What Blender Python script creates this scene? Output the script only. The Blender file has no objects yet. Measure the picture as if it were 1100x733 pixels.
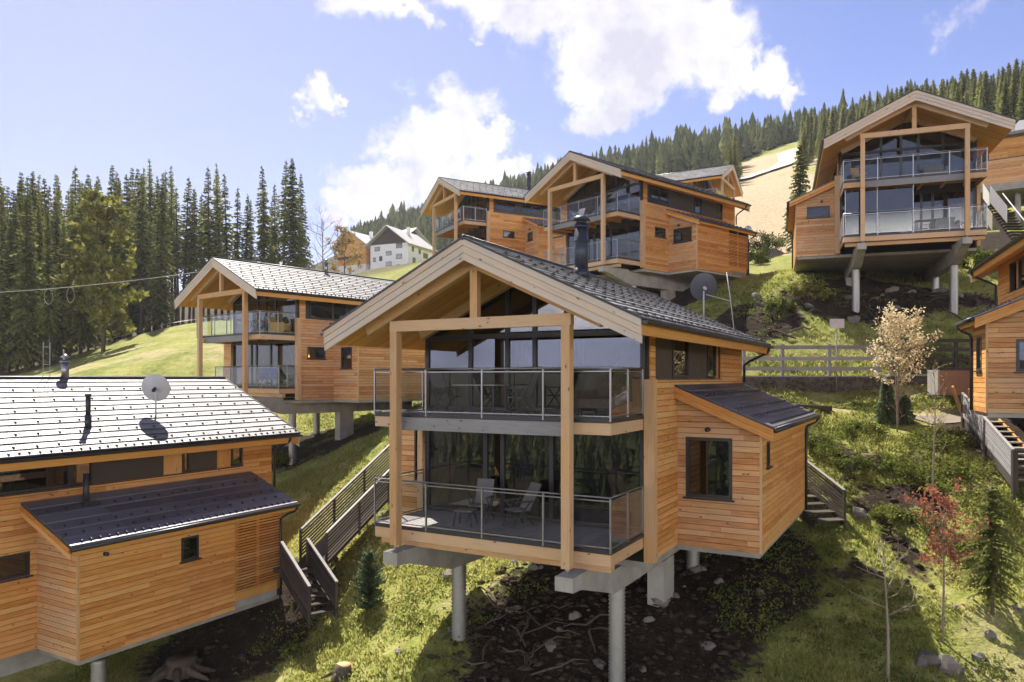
import bpy, math, random
import numpy as np
R = math.radians
rnd = random.Random(7)
sc = bpy.context.scene
COL = sc.collection

# ------------------------------------------------------------------ materials
def new_mat(name):
    m = bpy.data.materials.new(name); m.use_nodes = True
    nt = m.node_tree; nt.nodes.clear()
    out = nt.nodes.new('ShaderNodeOutputMaterial')
    return m, nt, out
class NT:
    def __init__(s, nt): s.nt = nt
    def n(s, typ, ins=None, **props):
        nd = s.nt.nodes.new(typ)
        for k, v in props.items(): setattr(nd, k, v)
        for k, v in (ins or {}).items():
            if hasattr(v, 'is_output'): s.nt.links.new(v, nd.inputs[k])
            else: nd.inputs[k].default_value = v
        return nd
    def math(s, op, a, b=0.0, c=0.0, clamp=False):
        return s.n('ShaderNodeMath', {0: a, 1: b, 2: c}, operation=op, use_clamp=clamp).outputs[0]
    def vmath(s, op, a, b=(0, 0, 0)):
        nd = s.n('ShaderNodeVectorMath', {0: a, 1: b}, operation=op)
        return nd.outputs['Value'] if op in ('LENGTH', 'DISTANCE', 'DOT_PRODUCT') else nd.outputs[0]
    def ramp(s, f, stops):
        nd = s.n('ShaderNodeValToRGB', {0: f}); cr = nd.color_ramp
        while len(cr.elements) < len(stops): cr.elements.new(0.5)
        for e, (p, c) in zip(cr.elements, stops): e.position = p; e.color = (*c, 1)
        return nd.outputs[0]
    def mix(s, f, a, b, mode='MIX'):
        nd = s.n('ShaderNodeMix', data_type='RGBA', blend_type=mode)
        for i, v in ((0, f), (6, a), (7, b)):
            if hasattr(v, 'is_output'): s.nt.links.new(v, nd.inputs[i])
            else: nd.inputs[i].default_value = (*v, 1) if isinstance(v, tuple) and len(v) == 3 else v
        return nd.outputs[2]
    def noise(s, vec, scale, detail=3, rough=.55, dist=0.):
        nd = s.n('ShaderNodeTexNoise', {'Vector': vec, 'Scale': scale, 'Detail': detail, 'Roughness': rough, 'Distortion': dist})
        return nd.outputs[0]
    def mapr(s, v, a, b, c=0., d=1.):
        return s.n('ShaderNodeMapRange', {0: v, 1: a, 2: b, 3: c, 4: d}).outputs[0]
    def attr(s, name): return s.n('ShaderNodeAttribute', attribute_name=name).outputs['Fac']
    def bump(s, h, strength=.3, dist=.02):
        return s.n('ShaderNodeBump', {'Height': h, 'Strength': strength, 'Distance': dist}).outputs[0]

def principled(g, out, col, rough=.6, metal=0., spec=.4, normal=None, **kw):
    p = g.n('ShaderNodeBsdfPrincipled')
    def st(k, v):
        if hasattr(v, 'is_output'): g.nt.links.new(v, p.inputs[k])
        else: p.inputs[k].default_value = (*v, 1) if isinstance(v, tuple) and len(v) == 3 and k == 'Base Color' else v
    st('Base Color', col); st('Roughness', rough); st('Metallic', metal); st('Specular IOR Level', spec)
    if normal is not None: st('Normal', normal)
    for k, v in kw.items(): st(k, v)
    g.nt.links.new(p.outputs[0], out.inputs[0])
    return p

def wood(name, stops, grey=.25, knots=True, rough=.65, greycol=(.27, .25, .23), spread=.35, streak=.3):
    m, nt, out = new_mat(name); g = NT(nt)
    uv = g.n('ShaderNodeUVMap').outputs[0]
    tone = g.attr('tone')
    off = g.n('ShaderNodeCombineXYZ', {0: g.math('MULTIPLY', tone, 37.), 1: g.math('MULTIPLY', tone, 91.)}).outputs[0]
    p = g.vmath('ADD', uv, off)
    crack = g.noise(g.vmath('MULTIPLY', p, (.8, 60., 1.)), 1., 2, .5)
    st = g.vmath('MULTIPLY', p, (1.6, 34., 1.))
    grain = g.noise(st, 1., 4, .6, .6)
    big = g.noise(g.vmath('MULTIPLY', p, (.55, 3., 1.)), 1., 2)
    f = g.math('ADD', g.math('MULTIPLY', grain, .5), g.math('MULTIPLY', tone, spread))
    f = g.math('ADD', f, g.math('MULTIPLY', g.math('SUBTRACT', g.noise(g.vmath('MULTIPLY', p, (2.2, 14., 1.)), 1., 3, .65), .5), streak))
    f = g.math('ADD', f, g.math('MULTIPLY', big, .25))
    col = g.ramp(f, stops)
    gm = g.mapr(g.math('ADD', g.noise(g.vmath('MULTIPLY', uv, (.35, .5, 1.)), 1., 3, .6), g.math('MULTIPLY', tone, .25)), .48, .9, 0., grey * 2)
    col = g.mix(gm, col, greycol)
    if knots:
        v = g.n('ShaderNodeTexVoronoi', {'Vector': g.vmath('MULTIPLY', p, (2.4, 5.2, 1.)), 'Scale': 1.}).outputs['Distance']
        km = g.mapr(v, .06, .14, .85, 0.)
        col = g.mix(km, col, (.07, .03, .014))
    col = g.mix(g.mapr(crack, .66, .74, 0., .55), col, (.06, .03, .016))
    principled(g, out, col, rough, spec=.25, normal=g.bump(grain, .35, .012))
    return m

def plain(name, col, rough=.5, metal=0., spec=.5, var=.12, scale=6., bump=0.):
    m, nt, out = new_mat(name); g = NT(nt)
    co = g.n('ShaderNodeTexCoord').outputs['Object']
    nz = g.noise(co, scale, 4)
    tone = g.attr('tone')
    a = tuple(c * (1 - var) for c in col); b = tuple(min(1, c * (1 + var)) for c in col)
    c = g.ramp(g.math('ADD', g.math('MULTIPLY', nz, .7), g.math('MULTIPLY', tone, .3)), [(.25, a), (.75, b)])
    nrm = g.bump(nz, bump, .02) if bump else None
    rr = g.mapr(nz, .3, .7, max(.02, rough - .07), min(1, rough + .08))
    principled(g, out, c, rr, metal, spec, nrm)
    return m

M = {}
M['clad'] = wood('larch_cladding', [(.1, (.18, .06, .014)), (.42, (.54, .225, .052)), (.7, (.74, .365, .105)), (.95, (.80, .46, .18))], .16, spread=.46, streak=.55, greycol=(.30, .21, .14))
M['clad_grey'] = wood('weathered_cladding', [(.1, (.18, .068, .022)), (.42, (.52, .24, .088)), (.7, (.70, .38, .16)), (.95, (.78, .50, .26))], .25, spread=.46, streak=.55, greycol=(.32, .25, .20))
M['beam'] = wood('glulam_beam', [(.1, (.33, .16, .06)), (.45, (.56, .33, .155)), (.9, (.70, .47, .26))], .3, spread=.3, greycol=(.46, .39, .32))
M['barge'] = wood('barge_board', [(.1, (.40, .27, .18)), (.45, (.62, .475, .36)), (.9, (.75, .61, .49))], .4, spread=.3, greycol=(.46, .43, .40))
M['soffit'] = wood('soffit_boards', [(.15, (.46, .20, .045)), (.5, (.62, .30, .075)), (.85, (.72, .40, .12))], .0, knots=False, spread=.3)
M['greywood'] = wood('silvered_board', [(.2, (.15, .145, .15)), (.5, (.24, .235, .24)), (.85, (.36, .35, .35))], .2, greycol=(.3, .3, .32))
M['darkwood'] = wood('dark_stained_wood', [(.2, (.025, .018, .015)), (.5, (.05, .036, .03)), (.85, (.085, .066, .055))], .2, knots=False, greycol=(.085, .078, .075), rough=.85)
M['deck'] = wood('deck_boards', [(.2, (.17, .155, .15)), (.5, (.27, .25, .245)), (.85, (.36, .34, .33))], .3, knots=False)
M['dark'] = plain('anthracite_metal', (.022, .022, .026), .42, .0, .5)
M['gutter'] = plain('dark_gutter_metal', (.03, .03, .034), .38, .3, .5)
M['panel'] = plain('brown_panel', (.055, .042, .037), .6, var=.06)
M['black'] = plain('charcoal_panel', (.02, .02, .022), .5)
M['concrete'] = plain('cast_concrete', (.34, .325, .30), .85, spec=.2, var=.34, scale=1.7, bump=.2)
M['steel'] = plain('brushed_steel', (.30, .30, .31), .35, 1.)
M['galv'] = plain('galvanised_pipe', (.36, .36, .35), .5, .7, var=.15, scale=9.)
M['white'] = plain('white_paint', (.78, .78, .77), .6, var=.04)
M['plaster'] = plain('white_render', (.74, .74, .74), .85, spec=.2, var=.06)
M['fabric_grey'] = plain('grey_textile', (.16, .155, .155), .9, spec=.1)
M['fabric_blue'] = plain('blue_textile', (.12, .16, .42), .9, spec=.1)
M['wicker'] = plain('tan_wicker', (.48, .30, .11), .8, scale=30., var=.35, bump=.4)
M['curtain'] = plain('pale_curtain', (.22, .21, .20), .9, spec=.1)
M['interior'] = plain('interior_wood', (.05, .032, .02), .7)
M['bark'] = plain('grey_brown_bark', (.10, .075, .055), .9, spec=.1, var=.4, scale=5., bump=.5)
M['palebark'] = plain('pale_bark', (.27, .23, .18), .9, spec=.1, var=.3, scale=8., bump=.4)
M['rock'] = plain('field_stone', (.17, .155, .135), .9, spec=.2, var=.35, scale=4., bump=.6)
M['deadwood'] = plain('dead_wood', (.10, .077, .058), .9, spec=.1, var=.4, scale=7., bump=.5)
M['sign'] = plain('sign_back', (.62, .62, .64), .4, .6)
M['cutwood'] = plain('fresh_cut_wood', (.50, .32, .16), .8, var=.2)
M['dishlight'] = plain('pale_dish_paint', (.50, .50, .52), .5)
M['dishdark'] = plain('slate_dish_paint', (.07, .07, .09), .45)
M['chim'] = plain('slate_flue_metal', (.035, .04, .055), .35, .4)
M['planter'] = plain('brown_planter', (.27, .165, .115), .8, var=.2)
M['cable'] = plain('cable_sheath', (.45, .45, .45), .6)

def roofmat(name, col, rough, metal):
    m, nt, out = new_mat(name); g = NT(nt)
    tone = g.attr('tone')
    co = g.n('ShaderNodeTexCoord').outputs['Object']
    nz = g.noise(co, 1.3, 4)
    a = tuple(c * .6 for c in col); b = tuple(c * 1.4 for c in col)
    c = g.ramp(g.math('ADD', g.math('MULTIPLY', tone, .6), g.math('MULTIPLY', nz, .4)), [(.2, a), (.8, b)])
    st = g.noise(co, 9., 5, .65)
    c = g.mix(g.mapr(st, .55, .75, 0., .35), c, (.22, .21, .19))
    rr = g.math('ADD', g.mapr(tone, 0, 1, rough - .06, rough + .06), g.mapr(st, .3, .7, -.05, .08))
    principled(g, out, c, rr, metal, .5)
    return m
M['roof'] = roofmat('grey_metal_shingles', (.16, .16, .172), .57, .22)
M['roofdark'] = roofmat('anthracite_roof_panels', (.13, .125, .15), .45, .35)
M['rooffar'] = roofmat('bleached_roof', (.5, .48, .47), .55, .2)

def glass(name, tint, base):
    m, nt, out = new_mat(name); g = NT(nt)
    geo = g.n('ShaderNodeNewGeometry')
    c = g.math('ABSOLUTE', g.vmath('DOT_PRODUCT', geo.outputs['Normal'], geo.outputs['Incoming']))
    f = g.math('ADD', g.math('MULTIPLY', g.math('POWER', g.math('SUBTRACT', 1., c, clamp=True), 4.), 1. - base), base, clamp=True)
    t = g.n('ShaderNodeBsdfTransparent', {'Color': (*tint, 1)})
    gl = g.n('ShaderNodeBsdfGlossy', {'Color': (.95, .95, .97, 1), 'Roughness': .01})
    mx = g.n('ShaderNodeMixShader', {0: f}); nt.links.new(t.outputs[0], mx.inputs[1]); nt.links.new(gl.outputs[0], mx.inputs[2])
    nt.links.new(mx.outputs[0], out.inputs[0]); return m
M['glass'] = glass('window_glass', (.16, .168, .185), .13)
M['glassdark'] = glass('dark_window_glass', (.11, .115, .125), .11)
M['railglass'] = glass('balustrade_glass', (.93, .945, .945), .018)

def foliage(name, c0, c1, c2, transl=.3):
    m, nt, out = new_mat(name); g = NT(nt)
    tone = g.attr('tone')
    oi = g.n('ShaderNodeObjectInfo').outputs['Random']
    co = g.n('ShaderNodeTexCoord').outputs['Object']
    nz = g.noise(co, .45, 2)
    f = g.math('ADD', g.math('ADD', g.math('MULTIPLY', tone, .5), g.math('MULTIPLY', nz, .4)), g.math('MULTIPLY', oi, .22))
    col = g.ramp(f, [(.25, c0), (.55, c1), (.9, c2)])
    d = g.n('ShaderNodeBsdfDiffuse', {'Color': col})
    tr = g.n('ShaderNodeBsdfTranslucent', {'Color': col})
    mx = g.n('ShaderNodeMixShader', {0: transl}); nt.links.new(d.outputs[0], mx.inputs[1]); nt.links.new(tr.outputs[0], mx.inputs[2])
    nt.links.new(mx.outputs[0], out.inputs[0]); return m
M['spruce'] = foliage('spruce_needles', (.085, .10, .03), (.16, .172, .056), (.27, .27, .09), .4)
M['larch'] = foliage('larch_needles', (.15, .17, .05), (.26, .28, .09), (.38, .38, .14), .4)
M['farforest'] = foliage('hill_conifers', (.06, .08, .042), (.118, .142, .064), (.24, .255, .10), .36)
M['yellowgreen'] = foliage('spring_leaves', (.12, .13, .03), (.21, .21, .05), (.32, .30, .09), .5)
M['blossom'] = foliage('pale_spring_leaves', (.50, .40, .23), (.70, .59, .38), (.84, .75, .54), .45)
M['golden'] = foliage('golden_catkins', (.24, .16, .06), (.36, .25, .10), (.46, .34, .15), .35)
M['redleaf'] = foliage('red_leaves', (.19, .06, .04), (.32, .11, .07), (.45, .20, .12), .35)
M['bush'] = foliage('shrub_leaves', (.06, .085, .02), (.13, .16, .035), (.26, .265, .075), .45)
M['pine'] = foliage('young_pine_needles', (.06, .09, .05), (.115, .16, .085), (.20, .25, .14), .4)
M['grass'] = foliage('grass_blades', (.13, .175, .034), (.31, .33, .085), (.55, .48, .21), .58)

# ground
def ground_mat():
    m, nt, out = new_mat('mountain_meadow'); g = NT(nt)
    co = g.n('ShaderNodeTexCoord').outputs['Object']
    n1 = g.noise(co, .35, 5, .6); n2 = g.noise(co, 2.2, 5, .65); n3 = g.noise(co, 11., 4, .6)
    gr = g.ramp(g.math('ADD', g.math('MULTIPLY', n1, .5), g.math('MULTIPLY', n2, .5)), [(.32, (.11, .14, .028)), (.5, (.27, .28, .072)), (.68, (.46, .39, .18))])
    gr = g.mix(g.mapr(n3, .35, .7, 0., .45), gr, (.055, .07, .018))
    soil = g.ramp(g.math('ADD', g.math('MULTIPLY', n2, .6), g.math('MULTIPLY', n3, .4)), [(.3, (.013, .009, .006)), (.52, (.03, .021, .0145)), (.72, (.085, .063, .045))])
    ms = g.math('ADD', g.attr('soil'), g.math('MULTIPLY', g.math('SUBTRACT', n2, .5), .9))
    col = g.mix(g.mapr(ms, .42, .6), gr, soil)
    dirt = g.ramp(n2, [(.3, (.30, .23, .14)), (.7, (.46, .37, .25))])
    dm = g.math('ADD', g.attr('dry'), g.math('MULTIPLY', g.math('SUBTRACT', n1, .5), .7))
    col = g.mix(g.mapr(dm, .4, .75), col, dirt)
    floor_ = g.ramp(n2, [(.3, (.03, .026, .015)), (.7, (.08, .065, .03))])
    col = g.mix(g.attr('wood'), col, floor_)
    road = g.ramp(n3, [(.3, (.50, .47, .43)), (.7, (.62, .59, .55))])
    col = g.mix(g.mapr(g.attr('road'), .4, .6), col, road)
    h = g.math('ADD', g.math('MULTIPLY', n2, .6), g.math('MULTIPLY', n3, .4))
    principled(g, out, col, .95, spec=.1, normal=g.bump(h, .8, .15))
    return m
M['ground'] = ground_mat()

# ------------------------------------------------------------------ mesh builder
class MB:
    def __init__(s): s.v = []; s.f = []; s.t = []; s.uv = []; s.mi = []; s.mats = []
    def _m(s, mat):
        if mat not in s.mats: s.mats.append(mat)
        return s.mats.index(mat)
    def poly(s, pts, mat, tone=None, grain=None):
        """one face; grain = direction of the wood grain"""
        i0 = len(s.v); s.v.extend(pts); s.f.append(list(range(i0, i0 + len(pts))))
        s.t.append(rnd.random() if tone is None else tone); s.mi.append(s._m(mat))
        a = np.array(pts[0]); nrm = np.zeros(3); P = np.array(pts)
        for k in range(len(pts)):
            nrm += np.cross(P[k] - a, P[(k + 1) % len(pts)] - a)
        l = np.linalg.norm(nrm); nrm = nrm / l if l > 1e-12 else np.array([0, 0, 1.])
        gx = np.array(grain if grain is not None else (1, 0, 0), float)
        gx = gx - nrm * gx.dot(nrm)
        if np.linalg.norm(gx) < .3:
            gx = np.array([0, 0, 1.]) - nrm * nrm[2]
            if np.linalg.norm(gx) < .3: gx = np.array([0, 1., 0]) - nrm * nrm[1]
        gx /= np.linalg.norm(gx); gy = np.cross(nrm, gx)
        s.uv.extend([(float(p @ gx), float(p @ gy)) for p in P])
    def hexa(s, p, mat, tone=None, grain=None):
        """p: 8 points, bottom 0-3 ccw, top 4-7"""
        tone = rnd.random() if tone is None else tone
        for q in ((3, 2, 1, 0), (4, 5, 6, 7), (0, 1, 5, 4), (1, 2, 6, 5), (2, 3, 7, 6), (3, 0, 4, 7)):
            s.poly([p[i] for i in q], mat, tone, grain)
    def box(s, a, b, mat, tone=None, grain=None):
        x0, y0, z0 = (min(a[i], b[i]) for i in range(3)); x1, y1, z1 = (max(a[i], b[i]) for i in range(3))
        if grain is None:
            d = (x1 - x0, y1 - y0, z1 - z0); k = d.index(max(d)); grain = tuple(1. if i == k else 0. for i in range(3))
        s.hexa([(x0, y0, z0), (x1, y0, z0), (x1, y1, z0), (x0, y1, z0), (x0, y0, z1), (x1, y0, z1), (x1, y1, z1), (x0, y1, z1)], mat, tone, grain)
    def prism(s, pts, vec, mat, tone=None, grain=None):
        tone = rnd.random() if tone is None else tone
        v = np.array(vec); q = [tuple(np.array(p) + v) for p in pts]; n = len(pts)
        s.poly(list(pts)[::-1], mat, tone, grain); s.poly(q, mat, tone, grain)
        for i in range(n):
            j = (i + 1) % n; s.poly([pts[i], pts[j], q[j], q[i]], mat, tone, grain)
    def bar(s, p0, p1, w, h, mat, tone=None, up=(0, 0, 1)):
        """beam from p0 to p1; w across, h along up"""
        a = np.array(p0, float); b = np.array(p1, float); d = b - a; d /= np.linalg.norm(d)
        u = np.array(up, float); x = np.cross(d, u)
        if np.linalg.norm(x) < 1e-4: x = np.cross(d, (1., 0, 0))
        x /= np.linalg.norm(x); z = np.cross(x, d); x = x * w / 2; z = z * h / 2
        s.hexa([tuple(q) for q in (a - x - z, a + x - z, a + x + z, a - x + z, b - x - z, b + x - z, b + x + z, b - x + z)], mat, tone, tuple(d))
    def tube(s, pts, r, mat, n=8, caps=True, tone=None):
        pts = [np.array(p, float) for p in pts]; rs = r if isinstance(r, (list, tuple)) else [r] * len(pts)
        tone = rnd.random() if tone is None else tone
        rings = []
        ref = None
        for i, p in enumerate(pts):
            d = (pts[min(i + 1, len(pts) - 1)] - pts[max(i - 1, 0)]); d /= (np.linalg.norm(d) + 1e-9)
            if ref is None: ref = np.array([0, 0, 1.]) if abs(d[2]) < .9 else np.array([1., 0, 0])
            x = np.cross(d, ref); x /= (np.linalg.norm(x) + 1e-9); y = np.cross(d, x)
            rings.append([tuple(p + rs[i] * (math.cos(2 * math.pi * k / n) * x + math.sin(2 * math.pi * k / n) * y)) for k in range(n)])
        i0 = len(s.v); mi = s._m(mat)
        for rg in rings: s.v.extend(rg)
        for i in range(len(rings) - 1):
            for k in range(n):
                k2 = (k + 1) % n
                s.f.append([i0 + i * n + k, i0 + (i + 1) * n + k, i0 + (i + 1) * n + k2, i0 + i * n + k2])
                s.t.append(tone); s.mi.append(mi); s.uv.extend([(i, k), (i + 1, k), (i + 1, k + 1), (i, k + 1)])
        if caps:
            for e in (0, len(rings) - 1):
                s.f.append([i0 + e * n + k for k in (range(n) if e == 0 else range(n - 1, -1, -1))]); s.t.append(tone); s.mi.append(mi); s.uv.extend([(0, 0)] * n)
    def cyl(s, base, r, h, mat, n=16, r2=None):
        s.tube([base, (base[0], base[1], base[2] + h)], [r, r if r2 is None else r2], mat, n)
    def build(s, name, parent=None, xf=None, smooth=False, loc=None):
        me = bpy.data.meshes.new(name)
        V = np.array(s.v, float).reshape(-1, 3)
        flip = False
        if xf is not None: V, flip = xf(V)
        F = s.f
        nl = sum(len(f) for f in F)
        me.vertices.add(len(V)); me.vertices.foreach_set('co', V.ravel())
        me.loops.add(nl); me.polygons.add(len(F))
        uv = np.array(s.uv, float)
        if flip:
            F2 = []; order = []; o = 0
            for f in F: F2.append(f[::-1]); order.extend(range(o + len(f) - 1, o - 1, -1)); o += len(f)
            F = F2; uv = uv[order]
        me.loops.foreach_set('vertex_index', [i for f in F for i in f])
        st = np.cumsum([0] + [len(f) for f in F[:-1]]); me.polygons.foreach_set('loop_start', st.astype(np.int32))
        me.polygons.foreach_set('material_index', s.mi)
        if smooth: me.polygons.foreach_set('use_smooth', [True] * len(F))
        l = me.uv_layers.new(name='UVMap'); l.data.foreach_set('uv', uv.ravel().astype(np.float32))
        a = me.attributes.new('tone', 'FLOAT', 'FACE'); a.data.foreach_set('value', s.t)
        me.update(calc_edges=True); me.validate()
        for m in s.mats: me.materials.append(M[m])
        o = bpy.data.objects.new(name, me); COL.objects.link(o)
        if parent: o.parent = parent
        if loc is not None: o.location = loc
        return o

def MB2(pts, r, mat):
    m = MB(); m.tube(pts, r, mat, 6); return m
def fast_mesh(name, V, F, tones, mat, parent=None, loc=None, smooth=False):
    """numpy mesh: V (n,3), F (m,k) all the same size"""
    me = bpy.data.meshes.new(name); m, k = F.shape
    me.vertices.add(len(V)); me.vertices.foreach_set('co', np.ascontiguousarray(V, dtype=np.float32).ravel())
    me.loops.add(m * k); me.loops.foreach_set('vertex_index', F.ravel().astype(np.int32))
    me.polygons.add(m); me.polygons.foreach_set('loop_start', (np.arange(m) * k).astype(np.int32))
    if smooth: me.polygons.foreach_set('use_smooth', np.ones(m, bool))
    a = me.attributes.new('tone', 'FLOAT', 'FACE'); a.data.foreach_set('value', np.asarray(tones, dtype=np.float32))
    me.update(calc_edges=True)
    me.materials.append(M[mat])
    o = bpy.data.objects.new(name, me); COL.objects.link(o)
    if parent: o.parent = parent
    if loc is not None: o.location = loc
    return o

def tag(o, label=None, cat=None, group=None, kind=None):
    if label: o['label'] = label
    if cat: o['category'] = cat
    if group: o['group'] = group
    if kind: o['kind'] = kind
    return o
def empty(name, loc, rz=0., label=None, cat=None, group=None):
    o = bpy.data.objects.new(name, None); COL.objects.link(o); o.location = loc; o.rotation_euler = (0, 0, rz); o.empty_display_size = .3
    return tag(o, label, cat, group)
def copy_tree(o, parent=None):
    c = o.copy(); COL.objects.link(c)
    if parent: c.parent = parent
    for ch in [x for x in list(o.children)]: copy_tree(ch, c)
    return c

# ------------------------------------------------------------------ terrain
F_PX, Y0 = 795., 406.5
def pix(px, py, y): return ((px - 550) / F_PX * y, y, (Y0 - py) / F_PX * y)
CP = [(-1.56, 21.5, -7.6), (2.72, 19.1, -7.75), (4.4, 22, -6.8), (.94, 25.9, -6.6), (10, 19.5, -8), (14, 20.5, -7.5), (11.7, 25.9, -5), (12.8, 34, -1.3),
      (19.2, 34, -1.3), (16.6, 27, -3.9), (20, 29, -2.2), (18, 24, -5.0), (11.6, 34.9, -1.25), (14.8, 35.2, -1.2), (18.1, 34.9, -1.25), (24, 35.2, -.9), (11.6, 36.8, .15), (18.1, 36.8, .2), (24, 36.8, .3),
      (12, 39.4, 1.5), (18, 39.4, 1.9), (24, 39, 2.0), (6, 38.5, .1), (3, 33, -2.6), (5, 43, 1.6),
      (19.65, 42.05, 3.7), (24.26, 40.4, 3.7), (26.1, 45.4, 5.4), (25.4, 52, 8.2), (17.6, 46, 6.0), (15.9, 42, 3.6), (13.2, 42, 3.2), (32, 44, 5), (32, 38, 2.),
      (7.95, 48.3, 3.7), (10.5, 50.5, 5.2), (14.7, 57.9, 9), (19, 58, 8), (-1.3, 68, 6.8), (0, 55, 3.2), (-7, 62, 3.),
      (30.6, 90, 16.6), (53, 150, 41), (69, 190, 56), (36, 58, 11.), (45, 75, 17.),
      (-12.4, 41.8, -4.9), (-12.7, 49.1, -3.6), (-9, 46, -3.1), (-5, 55, -.6), (-8.1, 37.9, -3.9), (-7.5, 30, -6.3), (-3.3, 24, -7.4), (-5.6, 23.5, -8.4), (-6.7, 25.5, -7.9),
      (-12, 23, -9.9), (-9.5, 25.5, -9.2), (-18, 22, -11), (-9, 31, -6.9), (-16, 32, -8.6), (-10, 16, -11.5), (0, 14, -10), (10, 13, -11), (22, 15, -9.5), (30, 28, -2), (40, 30, -1),
      (-26, 60, 1.8), (-43, 85, 4.8), (-42, 75, 2.2), (-55, 80, .4), (-42, 95, 7.0), (-69, 100, 1.6), (-37, 105, 8.6), (-25, 45, -4), (-30, 30, -9), (-50, 60, -3.), (-60, 40, -10),
      (-28, 150, 22.), (-17, 150, 23), (-31, 130, 16.5), (-14, 100, 9), (0, 90, 12), (5, 120, 24),
      (0, 0, -17), (0, -30, -26), (60, 0, -14), (-60, 0, -22), (60, -40, -26),
      (-80, 135, 5), (-110, 200, 4), (-60, 200, 12), (-140, 120, -3), (-140, 40, -15), (-90, 90, 1.2), (-52, 128, 7.2),
      (-55, 480, 99), (-30, 250, 38), (15, 420, 102), (-60, 330, 60), (63, 480, 132), (38, 300, 80), (119, 440, 130), (75, 260, 79), (166, 400, 128), (170, 330, 111), (152, 220, 81), (83, 120, 41), (100, 170, 60),
      (120, 60, 20), (-140, 480, 60), (110, 300, 92), (240, 300, 110), (300, 150, 90)]
_P = np.array(CP)
def _phi(r2): return np.where(r2 > 1e-9, r2 * np.log(r2 + 1e-9) * .5, 0.)
def _tps():
    n = len(_P); xy = _P[:, :2] / 50.
    K = _phi(((xy[:, None] - xy[None]) ** 2).sum(-1)) + np.eye(n) * 2e-4
    Q = np.c_[np.ones(n), xy]; A = np.zeros((n + 3, n + 3)); A[:n, :n] = K; A[:n, n:] = Q; A[n:, :n] = Q.T
    return np.linalg.solve(A, np.r_[_P[:, 2], 0, 0, 0])
_W = _tps()
def _hash_noise(x, y, s, seed):
    """smooth value noise, numpy"""
    x = np.asarray(x) / s; y = np.asarray(y) / s
    xi = np.floor(x); yi = np.floor(y); fx = x - xi; fy = y - yi
    fx = fx * fx * (3 - 2 * fx); fy = fy * fy * (3 - 2 * fy)
    def h(a, b):
        v = np.sin(a * 127.1 + b * 311.7 + seed * 74.7) * 43758.5453
        return v - np.floor(v)
    return (h(xi, yi) * (1 - fx) + h(xi + 1, yi) * fx) * (1 - fy) + (h(xi, yi + 1) * (1 - fx) + h(xi + 1, yi + 1) * fx) * fy - .5
def height(x, y, rough=True):
    x = np.atleast_1d(np.asarray(x, float)); y = np.atleast_1d(np.asarray(y, float)); n = len(_P)
    cx = np.clip(x, -150, 320); cy = np.clip(y, -45, 490)
    q = np.c_[cx, cy] / 50.; z = np.empty(len(x)); P2 = _P[:, :2] / 50.
    for a in range(0, len(x), 20000):
        d = _phi(((q[a:a + 20000, None] - P2[None]) ** 2).sum(-1)); z[a:a + 20000] = d @ _W[:n]
    z += _W[n] + q @ _W[n + 1:]
    out = np.hypot(x - cx, y - cy)
    far = np.where(x < -40, -25., np.where(y < -45, -26., 20.))
    k = np.clip(out / 500., 0, 1); k = k * k * (3 - 2 * k); z = z * (1 - k) + far * k
    # the far side of the valley, behind the camera
    r = np.clip((-y - 250) / 700., 0, 1); z = z + 45 * r * r * (3 - 2 * r) * (1 + .5 * _hash_noise(x, y, 260., 3))
    if rough:
        near = np.clip(1 - np.hypot(x, y - 30) / 120., .15, 1)
        z = z + near * (.45 * _hash_noise(x, y, 3.1, 1) + .22 * _hash_noise(x, y, 1.1, 2)) + np.clip(np.hypot(x, y) / 60. - 1.5, 0, 6) * 1.2 * _hash_noise(x, y, 22., 5)
    return z
def H(x, y): return float(height([x], [y])[0])

# ------------------------------------------------------------------ house
DEF = dict(W=6.7, um=3.35, ue=4.36, vb=-.81, zr=3.055, ze=1.0, vbk=13.37, D=2.25, ax_u=9.02, ax_v0=4.73, ax_v1=12.5, slat=None, ax_ev0=4.4, ax_ev1=12.8, ax_zt=-.4, ax_ez=-1.5, ax_eu=9.4,
           zb=-4.83, mirror=False, ld=0., bandv=(2.8, 9.6), band=(), wins=(), awin=None, aside=None, chimney=None, clad='clad', block=True, zpost=-4.5,
           cols=((.98, 2.6), (5.85, 2.6), (.98, 7.7)), pier=(5.85, 6.2), hooks=False, screens=False, braces=True, roofmat='roof', tile=.58)
HOUSES = {}
Z8 = 8.
def clip_poly(poly, a, b, c):
    """keep a*x+b*y<=c"""
    out = []
    for i in range(len(poly)):
        p, q = poly[i], poly[(i + 1) % len(poly)]
        dp = a * p[0] + b * p[1] - c; dq = a * q[0] + b * q[1] - c
        if dp <= 0: out.append(p)
        if (dp < 0 < dq) or (dq < 0 < dp):
            t = dp / (dp - dq); out.append((p[0] + t * (q[0] - p[0]), p[1] + t * (q[1] - p[1])))
    return out
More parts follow.
